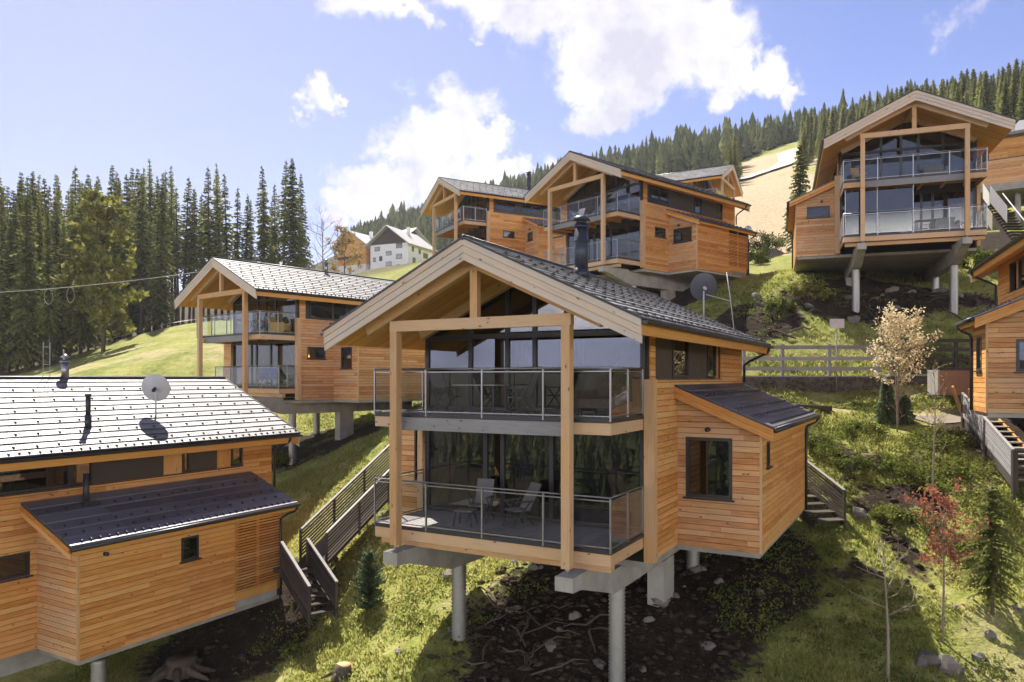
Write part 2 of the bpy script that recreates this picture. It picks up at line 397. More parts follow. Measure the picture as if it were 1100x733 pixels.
def clad_wall(mb, fr, a0, a1, z0, lines, holes=(), pitch=.155, gap=.014, th=.034, mat='clad', core='interior', corethick=.16, zmax=6.):
    """lines: list of (a,b,c) half planes in (along, z). fr(a,z,d)->(u,v,z), d outwards"""
    def cells(zs, rows):
        for za, zb in rows:
            cuts = sorted({za, zb} | {h[k] for h in holes for k in (2, 3) if za < h[k] < zb})
            for c0, c1 in zip(cuts, cuts[1:]):
                segs = [(a0, a1)]
                mid = (c0 + c1) / 2
                for h in holes:
                    if h[2] < mid < h[3]:
                        ns = []
                        for s0, s1 in segs:
                            if h[1] <= s0 or h[0] >= s1: ns.append((s0, s1)); continue
                            if h[0] > s0: ns.append((s0, h[0]))
                            if h[1] < s1: ns.append((h[1], s1))
                        segs = ns
                for s0, s1 in segs: yield s0, s1, c0, c1
    g = np.array(fr(1, 0, 0)) - np.array(fr(0, 0, 0))
    nrm = np.array(fr(0, 0, 1)) - np.array(fr(0, 0, 0))
    rows = []; z = z0
    while z < zmax: rows.append((z, z + pitch - gap)); z += pitch
    joints = {}
    for s0, s1, c0, c1 in cells(None, rows):
        key = round((c0 - z0) / pitch - .3)
        if key not in joints:
            js = []; x = a0 - rnd.uniform(0, 3.)
            while x < a1: js.append((x, rnd.random())); x += rnd.uniform(3., 5.5)
            joints[key] = js
        js = joints[key]
        for i, (x, t) in enumerate(js):
            e = js[i + 1][0] if i + 1 < len(js) else 1e9
            b0, b1 = max(s0, x), min(s1, e - .004)
            if b1 - b0 < .02: continue
            poly = [(b0, c0), (b1, c0), (b1, c1), (b0, c1)]
            for l in lines:
                poly = clip_poly(poly, *l)
                if len(poly) < 3: break
            if len(poly) < 3: continue
            ins = [fr(q[0], q[1], 0.) for q in poly]; o_ = [fr(q[0], q[1], th * (1. - .12 * max(0., min(1., (q[1] - c0) / pitch)))) for q in poly]; m_ = len(poly)
            mb.poly(o_, mat, t, g)
            for a_ in range(m_): b_ = (a_ + 1) % m_; mb.poly([ins[a_], ins[b_], o_[b_], o_[a_]], mat, t, g)
    if core:
        for s0, s1, c0, c1 in cells(None, [(z0, zmax)]):
            poly = [(s0, c0), (s1, c0), (s1, c1), (s0, c1)]
            for l in lines:
                poly = clip_poly(poly, *l)
                if len(poly) < 3: break
            if len(poly) >= 3: mb.prism([fr(q[0], q[1], -corethick) for q in poly], tuple(nrm * (corethick - .004)), core, .5, g)

def window(root, xf, fr, a0, a1, z0, z1, d=.03, fw=.07, mull=(), sill=True, mat='dark', curtain=None, name='window'):
    g = tuple(np.array(fr(1, 0, 0)) - np.array(fr(0, 0, 0)))
    def bx(mb, x0, x1, y0, y1, d0, d1, m):
        pts = [fr(x0, y0, d0), fr(x1, y0, d0), fr(x1, y1, d0), fr(x0, y1, d0)]
        v = np.array(fr(0, 0, d1)) - np.array(fr(0, 0, d0)); mb.prism(pts, tuple(v), m)
    mb = MB()
    d0, d1 = d - .12, d
    bx(mb, a0, a0 + fw, z0, z1, d0, d1, mat); bx(mb, a1 - fw, a1, z0, z1, d0, d1, mat)
    bx(mb, a0 + fw, a1 - fw, z0, z0 + fw, d0, d1 - .002, mat); bx(mb, a0 + fw, a1 - fw, z1 - fw, z1, d0, d1 - .002, mat)
    for q in mull: bx(mb, q - .035, q + .035, z0 + fw, z1 - fw, d0, d1 - .004, mat)
    w = mb.build(name, root, xf)
    mb = MB(); p = d - .05; mb.poly([fr(a0 + fw, z0 + fw, p), fr(a1 - fw, z0 + fw, p), fr(a1 - fw, z1 - fw, p), fr(a0 + fw, z1 - fw, p)], 'glassdark'); mb.build('pane', w, xf)
    if sill:
        mb = MB(); bx(mb, a0 - .06, a1 + .06, z0 - .05, z0 - .005, d - .1, d + .07, mat); mb.build('sill', w, xf)
    if curtain:
        mb = MB()
        for x in np.arange(a0 + fw, a0 + fw + (a1 - a0) * curtain, .09): mb.prism([fr(x, z0 + fw, -.25), fr(x + .045, z0 + fw, -.21), fr(x + .09, z0 + fw, -.25), fr(x + .045, z0 + fw, -.235)], (0, 0, z1 - z0 - 2 * fw), 'curtain')
        mb.build('curtain', w, xf)
    return w

def house(key, X, Y, Z, th, label, **kw):
    c = dict(DEF); c.update(kw)
    W, um, ue, vb, zr, ze, vbk, D = (c[k] for k in ('W', 'um', 'ue', 'vb', 'zr', 'ze', 'vbk', 'D'))
    # seeds are independent of the order of the houses
    rnd.seed(hash(key) if isinstance(key, int) else sum(map(ord, key)) * 13)
    root = empty('chalet', (X, Y, Z - Z8), -th, label, 'chalet', 'timber chalets on the slope')
    HOUSES[key] = (X, Y, Z, th, c['mirror'], W)
    mir = c['mirror']
    def xf(V):
        V = V.copy(); V[:, 2] += Z8
        if mir: V[:, 0] = 2 * um - V[:, 0]
        return V, mir
    B = lambda mb, name, par=root, **k: mb.build(name, par, xf, **k)
    k = (zr - ze) / ue
    zt = lambda u: zr - k * abs(u - um)
    cosr = 1 / math.sqrt(1 + k * k)
    SOF = .36
    # --- roof: deck, shingles, ridge
    mb = MB(); rm = c['roofmat']
    for s in (-1, 1):
        A = lambda t, v, h=0.: (um + s * (ue * t) + s * h * k * cosr, v, zr - (zr - ze) * t + h * cosr)
        mb.hexa([A(0, vb, -.05), A(1, vb, -.05), A(1, vbk, -.05), A(0, vbk, -.05), A(0, vb, -.012), A(1, vb, -.012), A(1, vbk, -.012), A(0, vbk, -.012)], 'dark')
        n = 14; L = vbk - vb
        for i in range(n):
            t0, t1 = i / n, (i + 1 - .085) / n
            x = vb - (c['tile'] * .5 if i % 2 else 0)
            while x < vbk:
                v0 = max(vb, x + .004); v1 = min(vbk, x + c['tile'] - .004)
                if v1 - v0 > .03:
                    h = rnd.uniform(-.002, .003)
                    mb.hexa([A(t0, v0, -.004), A(t1, v0, -.004), A(t1, v1, -.004), A(t0, v1, -.004), A(t0, v0, .004 + h), A(t1, v0, .034 + h), A(t1, v1, .034 + h), A(t0, v1, .004 + h)], rm)
                x += c['tile']
    roof = B(mb, 'roof')
    mb = MB(); mb.tube([(um, vb - .03, zr + .01), (um, vbk + .03, zr + .01)], .075, 'gutter', 8); B(mb, 'ridge_cap', roof)
    mb = MB()
    for s in (-1, 1):
        for i in range(1, 14):
            if i % 2 and i != 13: continue
            st = .28 if i == 13 else .62
            x = vb + .2 + (.31 if (i // 2) % 2 else 0)
            while x < vbk - .1:
                x += rnd.gauss(0, .012); t = (i + .55 + rnd.gauss(0, .03)) / 14; u = um + s * ue * t; z = zr - (zr - ze) * t
                p = lambda du, dz: (um + s * (ue * t + du), x, z - du * k + dz)
                mb.prism([p(-.04, .02), p(.08, .03), p(.08, .085), p(.06, .09)], (0, .03, 0), 'dark', .5)
                x += st
    tag(B(mb, 'snow_guard', roof), kind='stuff')
    # --- soffit boards
    mb = MB()
    for s in (-1, 1):
        n = int((vbk - vb - .12) / .16)
        for i in range(n):
            v0 = vb + .06 + i * .16; v1 = v0 + .154; t = rnd.random()
            for (ua, ub) in ((0, ue - .03),):
                z = lambda u, d: zr - k * u - d
                mb.hexa([(um + s * ua, v0, z(ua, SOF)), (um + s * ub, v0, z(ub, SOF)), (um + s * ub, v1, z(ub, SOF)), (um + s * ua, v1, z(ua, SOF)),
                         (um + s * ua, v0, z(ua, SOF - .025)), (um + s * ub, v0, z(ub, SOF - .025)), (um + s * ub, v1, z(ub, SOF - .025)), (um + s * ua, v1, z(ua, SOF - .025))], 'soffit', t, (1, 0, -s * k))
    B(mb, 'soffit')
    # --- barge boards, three per side, front and back
    for s in (-1, 1):
        for vv, dv in ((vb, 1), (vbk, -1)):
            mb = MB()
            for j, (d0, d1) in enumerate(((.02, .17), (.178, .345), (.353, .52))):
                o = vv + dv * (j * .022 - .03)
                mb.hexa([(um, o, zr - d1), (um + s * ue, o, ze - d1), (um + s * ue, o + dv * .045, ze - d1), (um, o + dv * .045, zr - d1), (um, o, zr - d0), (um + s * ue, o, ze - d0), (um + s * ue, o + dv * .045, ze - d0), (um, o + dv * .045, zr - d0)], 'barge', None, (1, 0, -s * k))
            B(mb, 'barge_board')
            mb = MB(); o = vv - dv * .045
            mb.hexa([(um, o, zr - .02), (um + s * (ue + .03), o, ze - .03), (um + s * (ue + .03), o + dv * .06, ze - .03), (um, o + dv * .06, zr - .02), (um, o, zr + .035), (um + s * (ue + .03), o, ze + .03), (um + s * (ue + .03), o + dv * .06, ze + .03), (um, o + dv * .06, zr + .035)], 'dark')
            B(mb, 'verge_trim')
    # --- eave fascia, gutter, downpipe
    for s in (-1, 1):
        mb = MB(); u = um + s * (ue - .02)
        mb.box((u - .02, vb + .06, ze - .34), (u + .02, vbk - .06, ze - .055), 'soffit'); B(mb, 'eave_fascia')
        mb = MB(); u = um + s * (ue + .075); q = []
        for a in range(0, 181, 30): q.append((u - s * .075 * math.cos(R(a)), ze - .05 - .075 * math.sin(R(a))))
        for (p0, p1) in zip(q, q[1:]):
            mb.hexa([(p0[0], vb, p0[1] - .006), (p1[0], vb, p1[1] - .006), (p1[0], vbk, p1[1] - .006), (p0[0], vbk, p0[1] - .006), (p0[0], vb, p0[1]), (p1[0], vb, p1[1]), (p1[0], vbk, p1[1]), (p0[0], vbk, p0[1])], 'gutter', .5)
        for v in (vb, vbk): mb.prism([(x, v, z) for x, z in q], (0, .012, 0), 'gutter', .5)
        g = B(mb, 'gutter')
    for s in (1,):
        mb = MB(); u = um + s * (ue + .075); uw = W + .17; vv = vbk - .55
        zend = c['zb'] + .1 if not c['block'] else c['ax_zt'] + .02
        mb.tube([(u, vv, ze - .1), (u, vv, ze - .2), (u - .1, vv, ze - .32), (uw + .2, vv, ze - .62), (uw, vv + .1, ze - .75), (uw, vv + .1, zend)], .05, 'gutter', 8); B(mb, 'downpipe')
    # --- front timber frame
    PU = ((.84, 1.05), (5.68, 5.89)); pv0, pv1 = -.39, -.17
    for a, b in PU:
        mb = MB(); mb.box((a, pv0, c['zpost']), (b, pv1, .95), 'beam'); p = B(mb, 'post')
        mb = MB(); mb.cyl(((a + b) / 2, (pv0 + pv1) / 2, c['zpost'] - .1), .045, .1, 'galv', 10); mb.box((a + .06, pv0 + .06, c['zpost'] - .012), (b - .06, pv1 - .06, c['zpost']), 'galv'); B(mb, 'post_foot', p)
    mb = MB(); mb.box((.82, pv0 + .02, .952), (5.91, pv1 - .02, 1.22), 'beam'); B(mb, 'tie_beam')
    mb = MB(); mb.box((3.25, pv0 + .025, 1.222), (3.45, pv1 - .025, zt(3.35) - SOF - .2), 'beam'); B(mb, 'king_post')
    for vr, nm in ((-.285, 'rafter'), (2.05, 'rafter')):
        for s in (-1, 1):
            mb = MB(); u0, u1 = .0, 3.35; z = lambda u, d: zr - SOF - k * u - d
            mb.hexa([(um + s * u0, vr - .1, z(u0, .3)), (um + s * (u1 - .1), vr - .1, z(u1 - .1, .28)), (um + s * (u1 - .1), vr + .1, z(u1 - .1, .28)), (um + s * u0, vr + .1, z(u0, .3)),
                     (um + s * u0, vr - .1, z(u0, .004)), (um + s * u1, vr - .1, z(u1, .004)), (um + s * u1, vr + .1, z(u1, .004)), (um + s * u0, vr + .1, z(u0, .004))], 'beam', None, (1, 0, -s * k)); B(mb, nm)
    mb = MB(); mb.box((um - .1, -.18, zr - SOF - .34), (um + .1, 2.3, zr - SOF - .05), 'beam'); B(mb, 'ridge_beam')
    # --- decks
    def deck(v0, ztop, name, low):
        mb = MB(); n = int(W / .14)
        for i in range(n):
            mb.box((i * .14 + .005, v0 + .06, ztop - .03), (i * .14 + .135, D + .1, ztop), 'deck', None, (0, 1, 0))
        mb.box((0, v0 + .02, ztop - .09), (W, v0 + .055, ztop + .01), 'dark'); mb.box((-.01, v0 + .06, ztop - .09), (.03, D, ztop + .008), 'dark'); mb.box((W - .03, v0 + .06, ztop - .09), (W + .01, D, ztop + .008), 'dark')
        d = B(mb, 'balcony_floor')
        for i in range(6):
            mb = MB(); mb.box((W * (i + .5) / 6 - .06, v0 + .1, ztop - .26), (W * (i + .5) / 6 + .06, D, ztop - .048), 'soffit'); B(mb, 'joist', d)
        mb = MB(); mb.box((.05, v0 + .1, ztop - .045), (W - .05, D, ztop - .032), 'soffit', .5, (0, 1, 0)); B(mb, 'underside', d)
        f0, f1 = ztop - .36, ztop - .095
        if low: bs = [((.0, v0 + .04, f0), (W, v0 + .1, f1), 'beam'), ((.02, v0 + .3, f0 - .2), (W - .1, v0 + .5, f0 - .005), 'beam')]
        else: bs = [((0., v0 + .04, f0), (.9, v0 + .1, f1), 'beam'), ((5.62, v0 + .04, f0), (W, v0 + .1, f1), 'beam'), ((.904, v0 + .0, f0 - .06), (5.616, v0 + .09, f1), 'greywood')]
        bs += [((W - .06, v0 + .105, f0), (W, D, f1), 'beam'), ((0, v0 + .105, f0), (.06, D, f1), 'beam')]
        for q0, q1, m in bs: mb = MB(); mb.box(q0, q1, m); B(mb, 'fascia', d)
    UD, LD = -1.15, -4.08
    deck(0., UD, 'balcony_floor', False); deck(c['ld'], LD, 'balcony_floor', True)
    # --- balustrades
    def rail(v0, zd, zh):
        r = .021; xs = [W * i / 4 for i in range(5)]
        b = B(MB2([(0, v0 + .06, zd - .1), (W, v0 + .1, zd - .1)], .02, 'steel'), 'balustrade')
        for x in xs: mb = MB(); mb.box((x - .02, v0 + .01, zd - .06), (x + .02, v0 + .05, zh), 'steel'); B(mb, 'baluster', b)
        for x in (0, W):
            for v in (v0 + (D - v0) * .5, D - .08): mb = MB(); mb.box((x - .02, v - .02, zd), (x + .02, v + .02, zh), 'steel'); B(mb, 'baluster', b)
        mb = MB(); z = zh + r
        mb.tube([(0, D - .05, z), (0, v0 + .03, z), (W, v0 + .03, z), (W, D - .05, z)], r, 'steel', 8); B(mb, 'handrail', b)
        g0, g1 = zd + .06, zh - .06
        for x0, x1 in zip(xs, xs[1:]):
            mb = MB(); mb.box((x0 + .03, v0 + .025, g0), (x1 - .03, v0 + .035, g1), 'railglass'); B(mb, 'glass_panel', b)
        for x in (0, W):
            vs = [v0 + .05, v0 + (D - v0) * .5, D - .08]
            for a, e in zip(vs, vs[1:]): mb = MB(); mb.box((x - .005, a + .03, g0), (x + .005, e - .03, g1), 'railglass'); B(mb, 'glass_panel', b)
        for zz in (g0, g1):
            mb = MB(); mb.box((.025, v0 + .02, zz - .012), (W - .025, v0 + .04, zz + .012), 'steel'); B(mb, 'glass_rail', b)
            for x in (0, W): mb = MB(); mb.box((x - .01, v0 + .06, zz - .012), (x + .01, D - .1, zz + .012), 'steel'); B(mb, 'glass_rail', b)
    rail(0., UD, -.02); rail(c['ld'], LD, -2.92)
    # --- glazed front
    VG = 2.35
    frF = lambda a, z, d: (a, VG - d, z)
    topz = lambda u: zt(u) - SOF - .02
    def glazing(z0, z1, muls, name, gable):
        mb = MB()
        for q in muls:
            t = (topz(q) if gable else z1)
            mb.box((q - .06, VG - .05, z0), (q + .06, VG + .09, t - .03), 'dark')
        mb.box((muls[0] + .06, VG - .048, z0), (muls[-1] - .06, VG + .088, z0 + .09), 'dark')
        if gable:
            mb.box((muls[0] + .06, VG - .047, .86), (muls[-1] - .06, VG + .087, 1.0), 'dark')
            for s in (-1, 1):
                e = W / 2
                mb.hexa([(um, VG - .045, topz(um) - .16), (um + s * e, VG - .045, topz(um + s * e) - .16), (um + s * e, VG + .085, topz(um + s * e) - .16), (um, VG + .085, topz(um) - .16), (um, VG - .045, topz(um)), (um + s * e, VG - .045, topz(um + s * e)), (um + s * e, VG + .085, topz(um + s * e)), (um, VG + .085, topz(um))], 'dark')
        else: mb.box((muls[0] + .06, VG - .046, z1 - .1), (muls[-1] - .06, VG + .086, z1), 'dark')
        w = B(mb, 'glazed_front')
        mb = MB()
        for a, b in zip(muls, muls[1:]):
            if gable:
                mb.poly([(a, VG, z0), (b, VG, z0), (b, VG, .93), (a, VG, .93)], 'glass')
                pts = [(a, VG, .93), (b, VG, .93), (b, VG, topz(b))] + ([(um, VG, topz(um))] if a < um < b else []) + [(a, VG, topz(a))]
                mb.poly(pts, 'glass')
            else: mb.poly([(a, VG, z0), (b, VG, z0), (b, VG, z1), (a, VG, z1)], 'glass')
        B(mb, 'pane', w)
    glazing(LD + .02, -1.5, [.06, 2.05, 2.6, 4.1, W - .06], 'lower', False)
    glazing(UD + .02, 1., [.06, 1.55, 2.75, 3.6, 4.6, W - .06], 'upper', True)
    mb = MB(); mb.box((0., VG - .06, -1.5), (W, VG + .1, UD + .015), 'dark', grain=(1, 0, 0)); B(mb, 'floor_band')
    mb = MB()
    for (p0, p1) in (((.15, VG + .25, LD + .1), (1.6, VG + .25, -1.45)), ((W - .15, VG + .25, LD + .1), (W - 1.6, VG + .25, -1.45)), ((W - .2, VG + .25, 1.2), (W - 2., VG + .25, UD + .1))): 
        mb2 = MB(); mb2.bar(p0, p1, .16, .22, 'beam'); B(mb2, 'brace')
    # corner trim posts beside the glazing
    for a, b in ((W + .02, W + .28), (-.2, -.02)):
        mb = MB(); mb.box((a, 2.18, c['zb'] + .04), (b, 2.42, -.26 if b > W else UD), 'beam'); B(mb, 'corner_board')
    # --- interior: floors and back partition
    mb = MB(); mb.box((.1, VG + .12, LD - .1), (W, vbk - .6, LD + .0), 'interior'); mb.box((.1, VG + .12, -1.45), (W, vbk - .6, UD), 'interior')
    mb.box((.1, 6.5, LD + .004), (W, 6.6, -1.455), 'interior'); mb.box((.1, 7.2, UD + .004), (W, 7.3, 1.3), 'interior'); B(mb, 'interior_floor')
    for (a, b, z0, z1) in ((.15, .55, LD + .05, -1.55), (3.0, 3.5, LD + .05, -1.55), (2.85, 3.3, UD + .05, .8), (4.7, 5., UD + .05, .8)):
        mb = MB(); x = a
        while x < b: mb.prism([(x, VG + .2, z0), (x + .05, VG + .24, z0), (x + .1, VG + .2, z0), (x + .05, VG + .215, z0)], (0, 0, z1 - z0), 'curtain', .5); x += .0999
        B(mb, 'curtain')
    # --- side walls
    UR = W + .08; vw1 = vbk - .55; cm = c['clad']
    frR = lambda a, z, d: (UR + d, a, z)
    top = zt(UR) - SOF - .0
    bz0, bz1 = -.24, .9; bv0, bv1 = c['bandv']
    mb = MB()
    holes = [(bv0, bv1, bz0, bz1)] + [(a, b, p, q) for a, b, p, q in c['wins']]
    clad_wall(mb, frR, 2.42, vw1, c['zb'], [(0, 1, top)], holes, mat=cm)
    B(mb, 'side_wall')
    frL = lambda a, z, d: (-.08 - d, a, z)
    mb = MB(); clad_wall(mb, frL, 2.42, vw1, c['zb'], [(0, 1, top)], (), mat=cm, pitch=.2); B(mb, 'side_wall')
    frB = lambda a, z, d: (a, vw1 + d, z)
    mb = MB(); clad_wall(mb, frB, -.08, W + .08, c['zb'], [(k, 1, zr - SOF + k * um), (-k, 1, zr - SOF - k * um)], (), mat=cm, pitch=.2); B(mb, 'back_wall')
    # upper band: panels and windows
    x = bv0
    segs = c['band'] or (('f', .2), ('p', 1.4), ('w', 1.55), ('p', 2.1), ('w', 1.1), ('g', .45))
    for kind, ln in segs:
        e = min(bv1, x + ln)
        if kind == 'w': window(root, xf, frR, x, e, bz0 + .02, bz1 - .0, d=.0, sill=False, curtain=.35 if rnd.random() < .4 else None)
        elif kind == 'W': window(root, xf, frR, x, e, bz0 + .28, bz1 - .1, d=.03, sill=False, mull=((x + e) / 2,))
        if kind in 'pfgW':
            m = {'p': 'panel', 'f': 'black', 'g': cm, 'W': 'black'}[kind]
            d0 = -.03 if kind == 'p' else -.05
            for (z0, z1) in (((bz0, bz0 + .279), (bz1 - .099, bz1)) if kind == 'W' else ((bz0, bz1),)):
                mb = MB(); mb.box((UR + d0, x, z0), (UR + d0 - .08, e - .004, z1), m); B(mb, 'band_panel')
        x = e
    mb = MB(); mb.box((UR - .1, bv0, bz0 - .035), (UR + .06, bv1, bz0 - .003), 'dark'); B(mb, 'band_sill')
    for a, b, p, q in c['wins']: window(root, xf, frR, a, b, p, q, d=.035)
    # underside slab
    mb = MB(); mb.box((-.05, D + .15, c['zb'] - .16), (UR - .02, vw1, c['zb'] - .01), 'concrete'); B(mb, 'floor_slab')
    # entrance block on the far side
    if c['block']:
        mb = MB()
        clad_wall(mb, lambda a, z, d: (a, 2.6 - d, z), -1.55, -.1, c['zb'] + .1, [(0, 1, -1.45)], [(-.6, -.25, -3.3, -1.75)], mat='clad_grey')
        clad_wall(mb, lambda a, z, d: (-1.55 - d, a, z), 2.6, 6.5, c['zb'] + .1, [(0, 1, -1.45)], (), mat='clad_grey')
        mb.box((-1.65, 2.5, -1.44), (-.1, 6.6, -1.36), 'dark'); B(mb, 'entrance_block')
        window(root, xf, lambda a, z, d: (a, 2.6 - d, z), -.6, -.25, -3.3, -1.75, d=.035, fw=.05)
    # --- annex with lean-to roof
    if c['ax_v0'] is not None:
        au, v0, v1 = c['ax_u'], c['ax_v0'], c['ax_v1']; vs = c['slat'] or v1
        ka = (c['ax_zt'] - c['ax_ez']) / (c['ax_eu'] - UR); azt = lambda u: c['ax_zt'] - ka * (u - UR)
        frAF = lambda a, z, d: (a, v0 - d, z); frAS = lambda a, z, d: (au + d, a, z)
        st = azt(au) - .24
        mb = MB()
        h = [c['awin']] if c['awin'] else []
        clad_wall(mb, frAF, UR + .03, au, c['zb'], [(ka, 1, c['ax_zt'] - .24 + ka * UR)], h, mat='clad_grey'); B(mb, 'annex_front_wall')
        mb = MB()
        h = [c['aside']] if c['aside'] else []
        clad_wall(mb, frAS, v0, vs, c['zb'], [(0, 1, st)], h, mat=cm)
        B(mb, 'annex_side_wall')
        mb = MB(); mb.box((au - .02, v0 - .04, c['zb'] - .01), (au + .04, v0 + .03, st), 'beam'); B(mb, 'corner_board')
        mb = MB(); clad_wall(mb, lambda a, z, d: (a, v1 + d, z), UR + .03, au, c['zb'], [(ka, 1, c['ax_zt'] - .24 + ka * UR)], (), mat=cm); B(mb, 'annex_back_wall')
        if vs < v1:
            mb = MB(); zz = c['zb'] + .55
            while zz < st - .3: mb.box((au - .02, vs + .03, zz), (au + .02, v1, zz + .062), 'clad', None, (0, 1, 0)); zz += .098
            for v in (vs + .06, (vs + v1) / 2, v1 - .08): mb.box((au - .1, v, c['zb'] + .4), (au - .025, v + .07, st), 'clad')
            B(mb, 'louvre_screen')
            mb = MB(); mb.box((au - .12, vs + .02, c['zb'] + .25), (au - .0, v1, c['zb'] + .53), 'soffit'); mb.box((UR + .05, vs, c['zb'] + .0), (au - .02, v1, c['zb'] + .24), 'concrete'); B(mb, 'screen_sill')
        if c['awin']: window(root, xf, frAF, *c['awin'], d=.04, fw=.09)
        if c['aside']: window(root, xf, frAS, *c['aside'], d=.04, fw=.06)
        mb = MB(); mb.box((UR, v0 + .03, c['zb'] - .14), (au - .03, v1 - .03, c['zb'] - .01), 'concrete'); B(mb, 'annex_floor_slab')
        # lean-to roof
        e0, e1, eu = c['ax_ev0'], c['ax_ev1'], c['ax_eu']
        mb = MB(); S = lambda u, v, h: (u, v, azt(u) + h)
        us = np.linspace(UR + .03, eu, 7)
        mb.hexa([S(us[0], e0, -.06), S(eu, e0, -.06), S(eu, e1, -.06), S(us[0], e1, -.06), S(us[0], e0, -.005), S(eu, e0, -.005), S(eu, e1, -.005), S(us[0], e1, -.005)], 'dark')
        for i, (a, b) in enumerate(zip(us, us[1:])):
            x = e0
            while x < e1 - .02:
                y = min(e1, x + 1.9)
                mb.hexa([S(a + .004, x + .003, -.003), S(b - .003, x + .003, -.003), S(b - .003, y - .003, -.003), S(a + .004, y - .003, -.003), S(a + .004, x + .003, .004), S(b - .003, x + .003, .03), S(b - .003, y - .003, .03), S(a + .004, y - .003, .004)], 'roofdark')
                x = y
        rf = B(mb, 'annex_roof')
        mb = MB()
        for i, (a, b) in enumerate(zip(us, us[1:])):
            u = a + .6 * (b - a); x = e0 + .15 + (.2 if i % 2 else 0); stp = .26 if i == 5 else .5
            if i not in (1, 3, 4, 5): continue
            while x < e1 - .1:
                mb.prism([(u - .04, x, azt(u - .04) + .02), (u + .09, x, azt(u + .09) + .02), (u + .09, x, azt(u + .09) + .085), (u + .06, x, azt(u + .06) + .09)], (0, .035, 0), 'dark', .5); x += stp
        tag(B(mb, 'snow_guard', rf), kind='stuff')
        for vv, dv in ((e0, 1), (e1, -1)):
            mb = MB()
            for j, (d0, d1) in enumerate(((.05, .2), (.206, .36))):
                o = vv + dv * (j * .022 - .03)
                mb.hexa([S(UR + .03, o, -d1), S(eu, o, -d1), S(eu, o + dv * .04, -d1), S(UR + .03, o + dv * .04, -d1), S(UR + .03, o, -d0), S(eu, o, -d0), S(eu, o + dv * .04, -d0), S(UR + .03, o + dv * .04, -d0)], 'clad', None, (1, 0, -ka))
            B(mb, 'annex_barge_board')
        mb = MB(); mb.hexa([S(UR + .03, e0 + .05, -.26), S(eu - .02, e0 + .05, -.26), S(eu - .02, e1 - .05, -.26), S(UR + .03, e1 - .05, -.26), S(UR + .03, e0 + .05, -.235), S(eu - .02, e0 + .05, -.235), S(eu - .02, e1 - .05, -.235), S(UR + .03, e1 - .05, -.235)], 'soffit', .5, (0, 1, 0))
        mb.box((eu - .04, e0 + .05, azt(eu) - .25), (eu - .005, e1 - .05, azt(eu) - .065), 'soffit'); B(mb, 'annex_soffit')
        mb = MB(); mb.tube([(eu + .06, e0 - .02, azt(eu) - .07), (eu + .06, e1 + .02, azt(eu) - .07)], .07, 'gutter', 10); B(mb, 'annex_gutter')
        mb = MB(); zz = azt(eu)
        mb.tube([(eu + .06, e1 - .1, zz - .1), (eu + .06, e1 - .1, zz - .2), (eu - .05, e1 - .1, zz - .3), (au + .1, e1 - .15, zz - .42), (au + .08, v1 - .05, zz - .55), (au + .08, v1 - .05, c['zb'])], .045, 'gutter', 8); B(mb, 'downpipe')
        if c['awin'] or c['aside']:
            mb = MB()
            if c['awin']: q = (7.66, v0 - .03, -1.62); mb.tube([q, (q[0], q[1] - .14, q[2])], .065, 'dark', 12)
            else: q = (au + .03, v0 + .75, -1.98); mb.tube([q, (q[0] + .12, q[1], q[2])], .06, 'dark', 12)
            B(mb, 'wall_lamp')
    # --- concrete beams, pipe columns, pier
    zt_b = -4.63
    for (a, b) in ((.78, 1.22), (5.62, 6.06)):
        mb = MB()
        prof = [(-.58, zt_b), (-.58, zt_b - .32), (-.1, zt_b - .36), (1.9, zt_b - .95), (3.4, zt_b - .98), (11.5, zt_b - .98), (11.5, c['zb'] - .17), (2.45, c['zb'] - .17), (2.3, zt_b)]
        pts = [(a, v, z) for v, z in prof]
        # split into convex pieces
        def quad(i0, i1, zz):
            pass
        segs = [(-.58, zt_b - .32), (-.1, zt_b - .36), (1.9, zt_b - .95), (3.4, zt_b - .98), (11.5, zt_b - .98)]
        for (va, za), (vb_, zb_) in zip(segs, segs[1:]):
            ztop = zt_b if va < 1.9 else c['zb'] - .165
            mb.hexa([(a, va, za), (b, va, za), (b, vb_, zb_), (a, vb_, zb_), (a, va, ztop), (b, va, ztop), (b, vb_, ztop), (a, vb_, ztop)], 'concrete', .5)
        B(mb, 'concrete_beam')
    for (u, v) in c['cols']:
        mb = MB(); pts = []; rs = []
        zz = -9.6
        while zz < zt_b - .9:
            pts += [(u, v, zz), (u, v, zz + .05)]; rs += [.188, .228]; zz += .1
        mb.tube(pts, rs, 'galv', 16); B(mb, 'column', smooth=False)
    if c['pier']:
        u, v = c['pier']; mb = MB(); mb.box((u - .25, v - .5, -9.), (u + .25, v + .5, zt_b - .97), 'concrete'); B(mb, 'pier')
        mb = MB(); pts = []; rs = []; zz = -9.
        while zz < zt_b - .9: pts += [(u + .3, v + 2.4, zz), (u + .3, v + 2.4, zz + .05)]; rs += [.188, .228]; zz += .1
        mb.tube(pts, rs, 'galv', 16); B(mb, 'column')
    # --- chimney
    if c['chimney']:
        u, v, kind = c['chimney']; z = zt(u) - .1; mb = MB()
        if kind == 'black':
            mb.cyl((u, v, z), .2, 1.62, 'chim', 20); mb.cyl((u, v, z), .27, .34, 'chim', 20, .21); mb.cyl((u, v, z + 1.5), .25, .07, 'chim', 20)
            mb.cyl((u, v, z + 1.63), .16, .1, 'chim', 16); mb.cyl((u, v, z + 1.72), .27, .11, 'chim', 20, .2); mb.cyl((u, v, z + 1.1), .215, .05, 'chim', 20)
        else:
            mb.cyl((u, v, z), .12, .75, 'steel', 16); mb.cyl((u, v, z + .65), .17, .06, 'steel', 16); mb.cyl((u, v, z + .72), .07, .12, 'steel', 12); mb.cyl((u, v, z + .82), .17, .12, 'steel', 16, .05)
        B(mb, 'chimney', roof, smooth=False)
    return root, xf, roof, zt

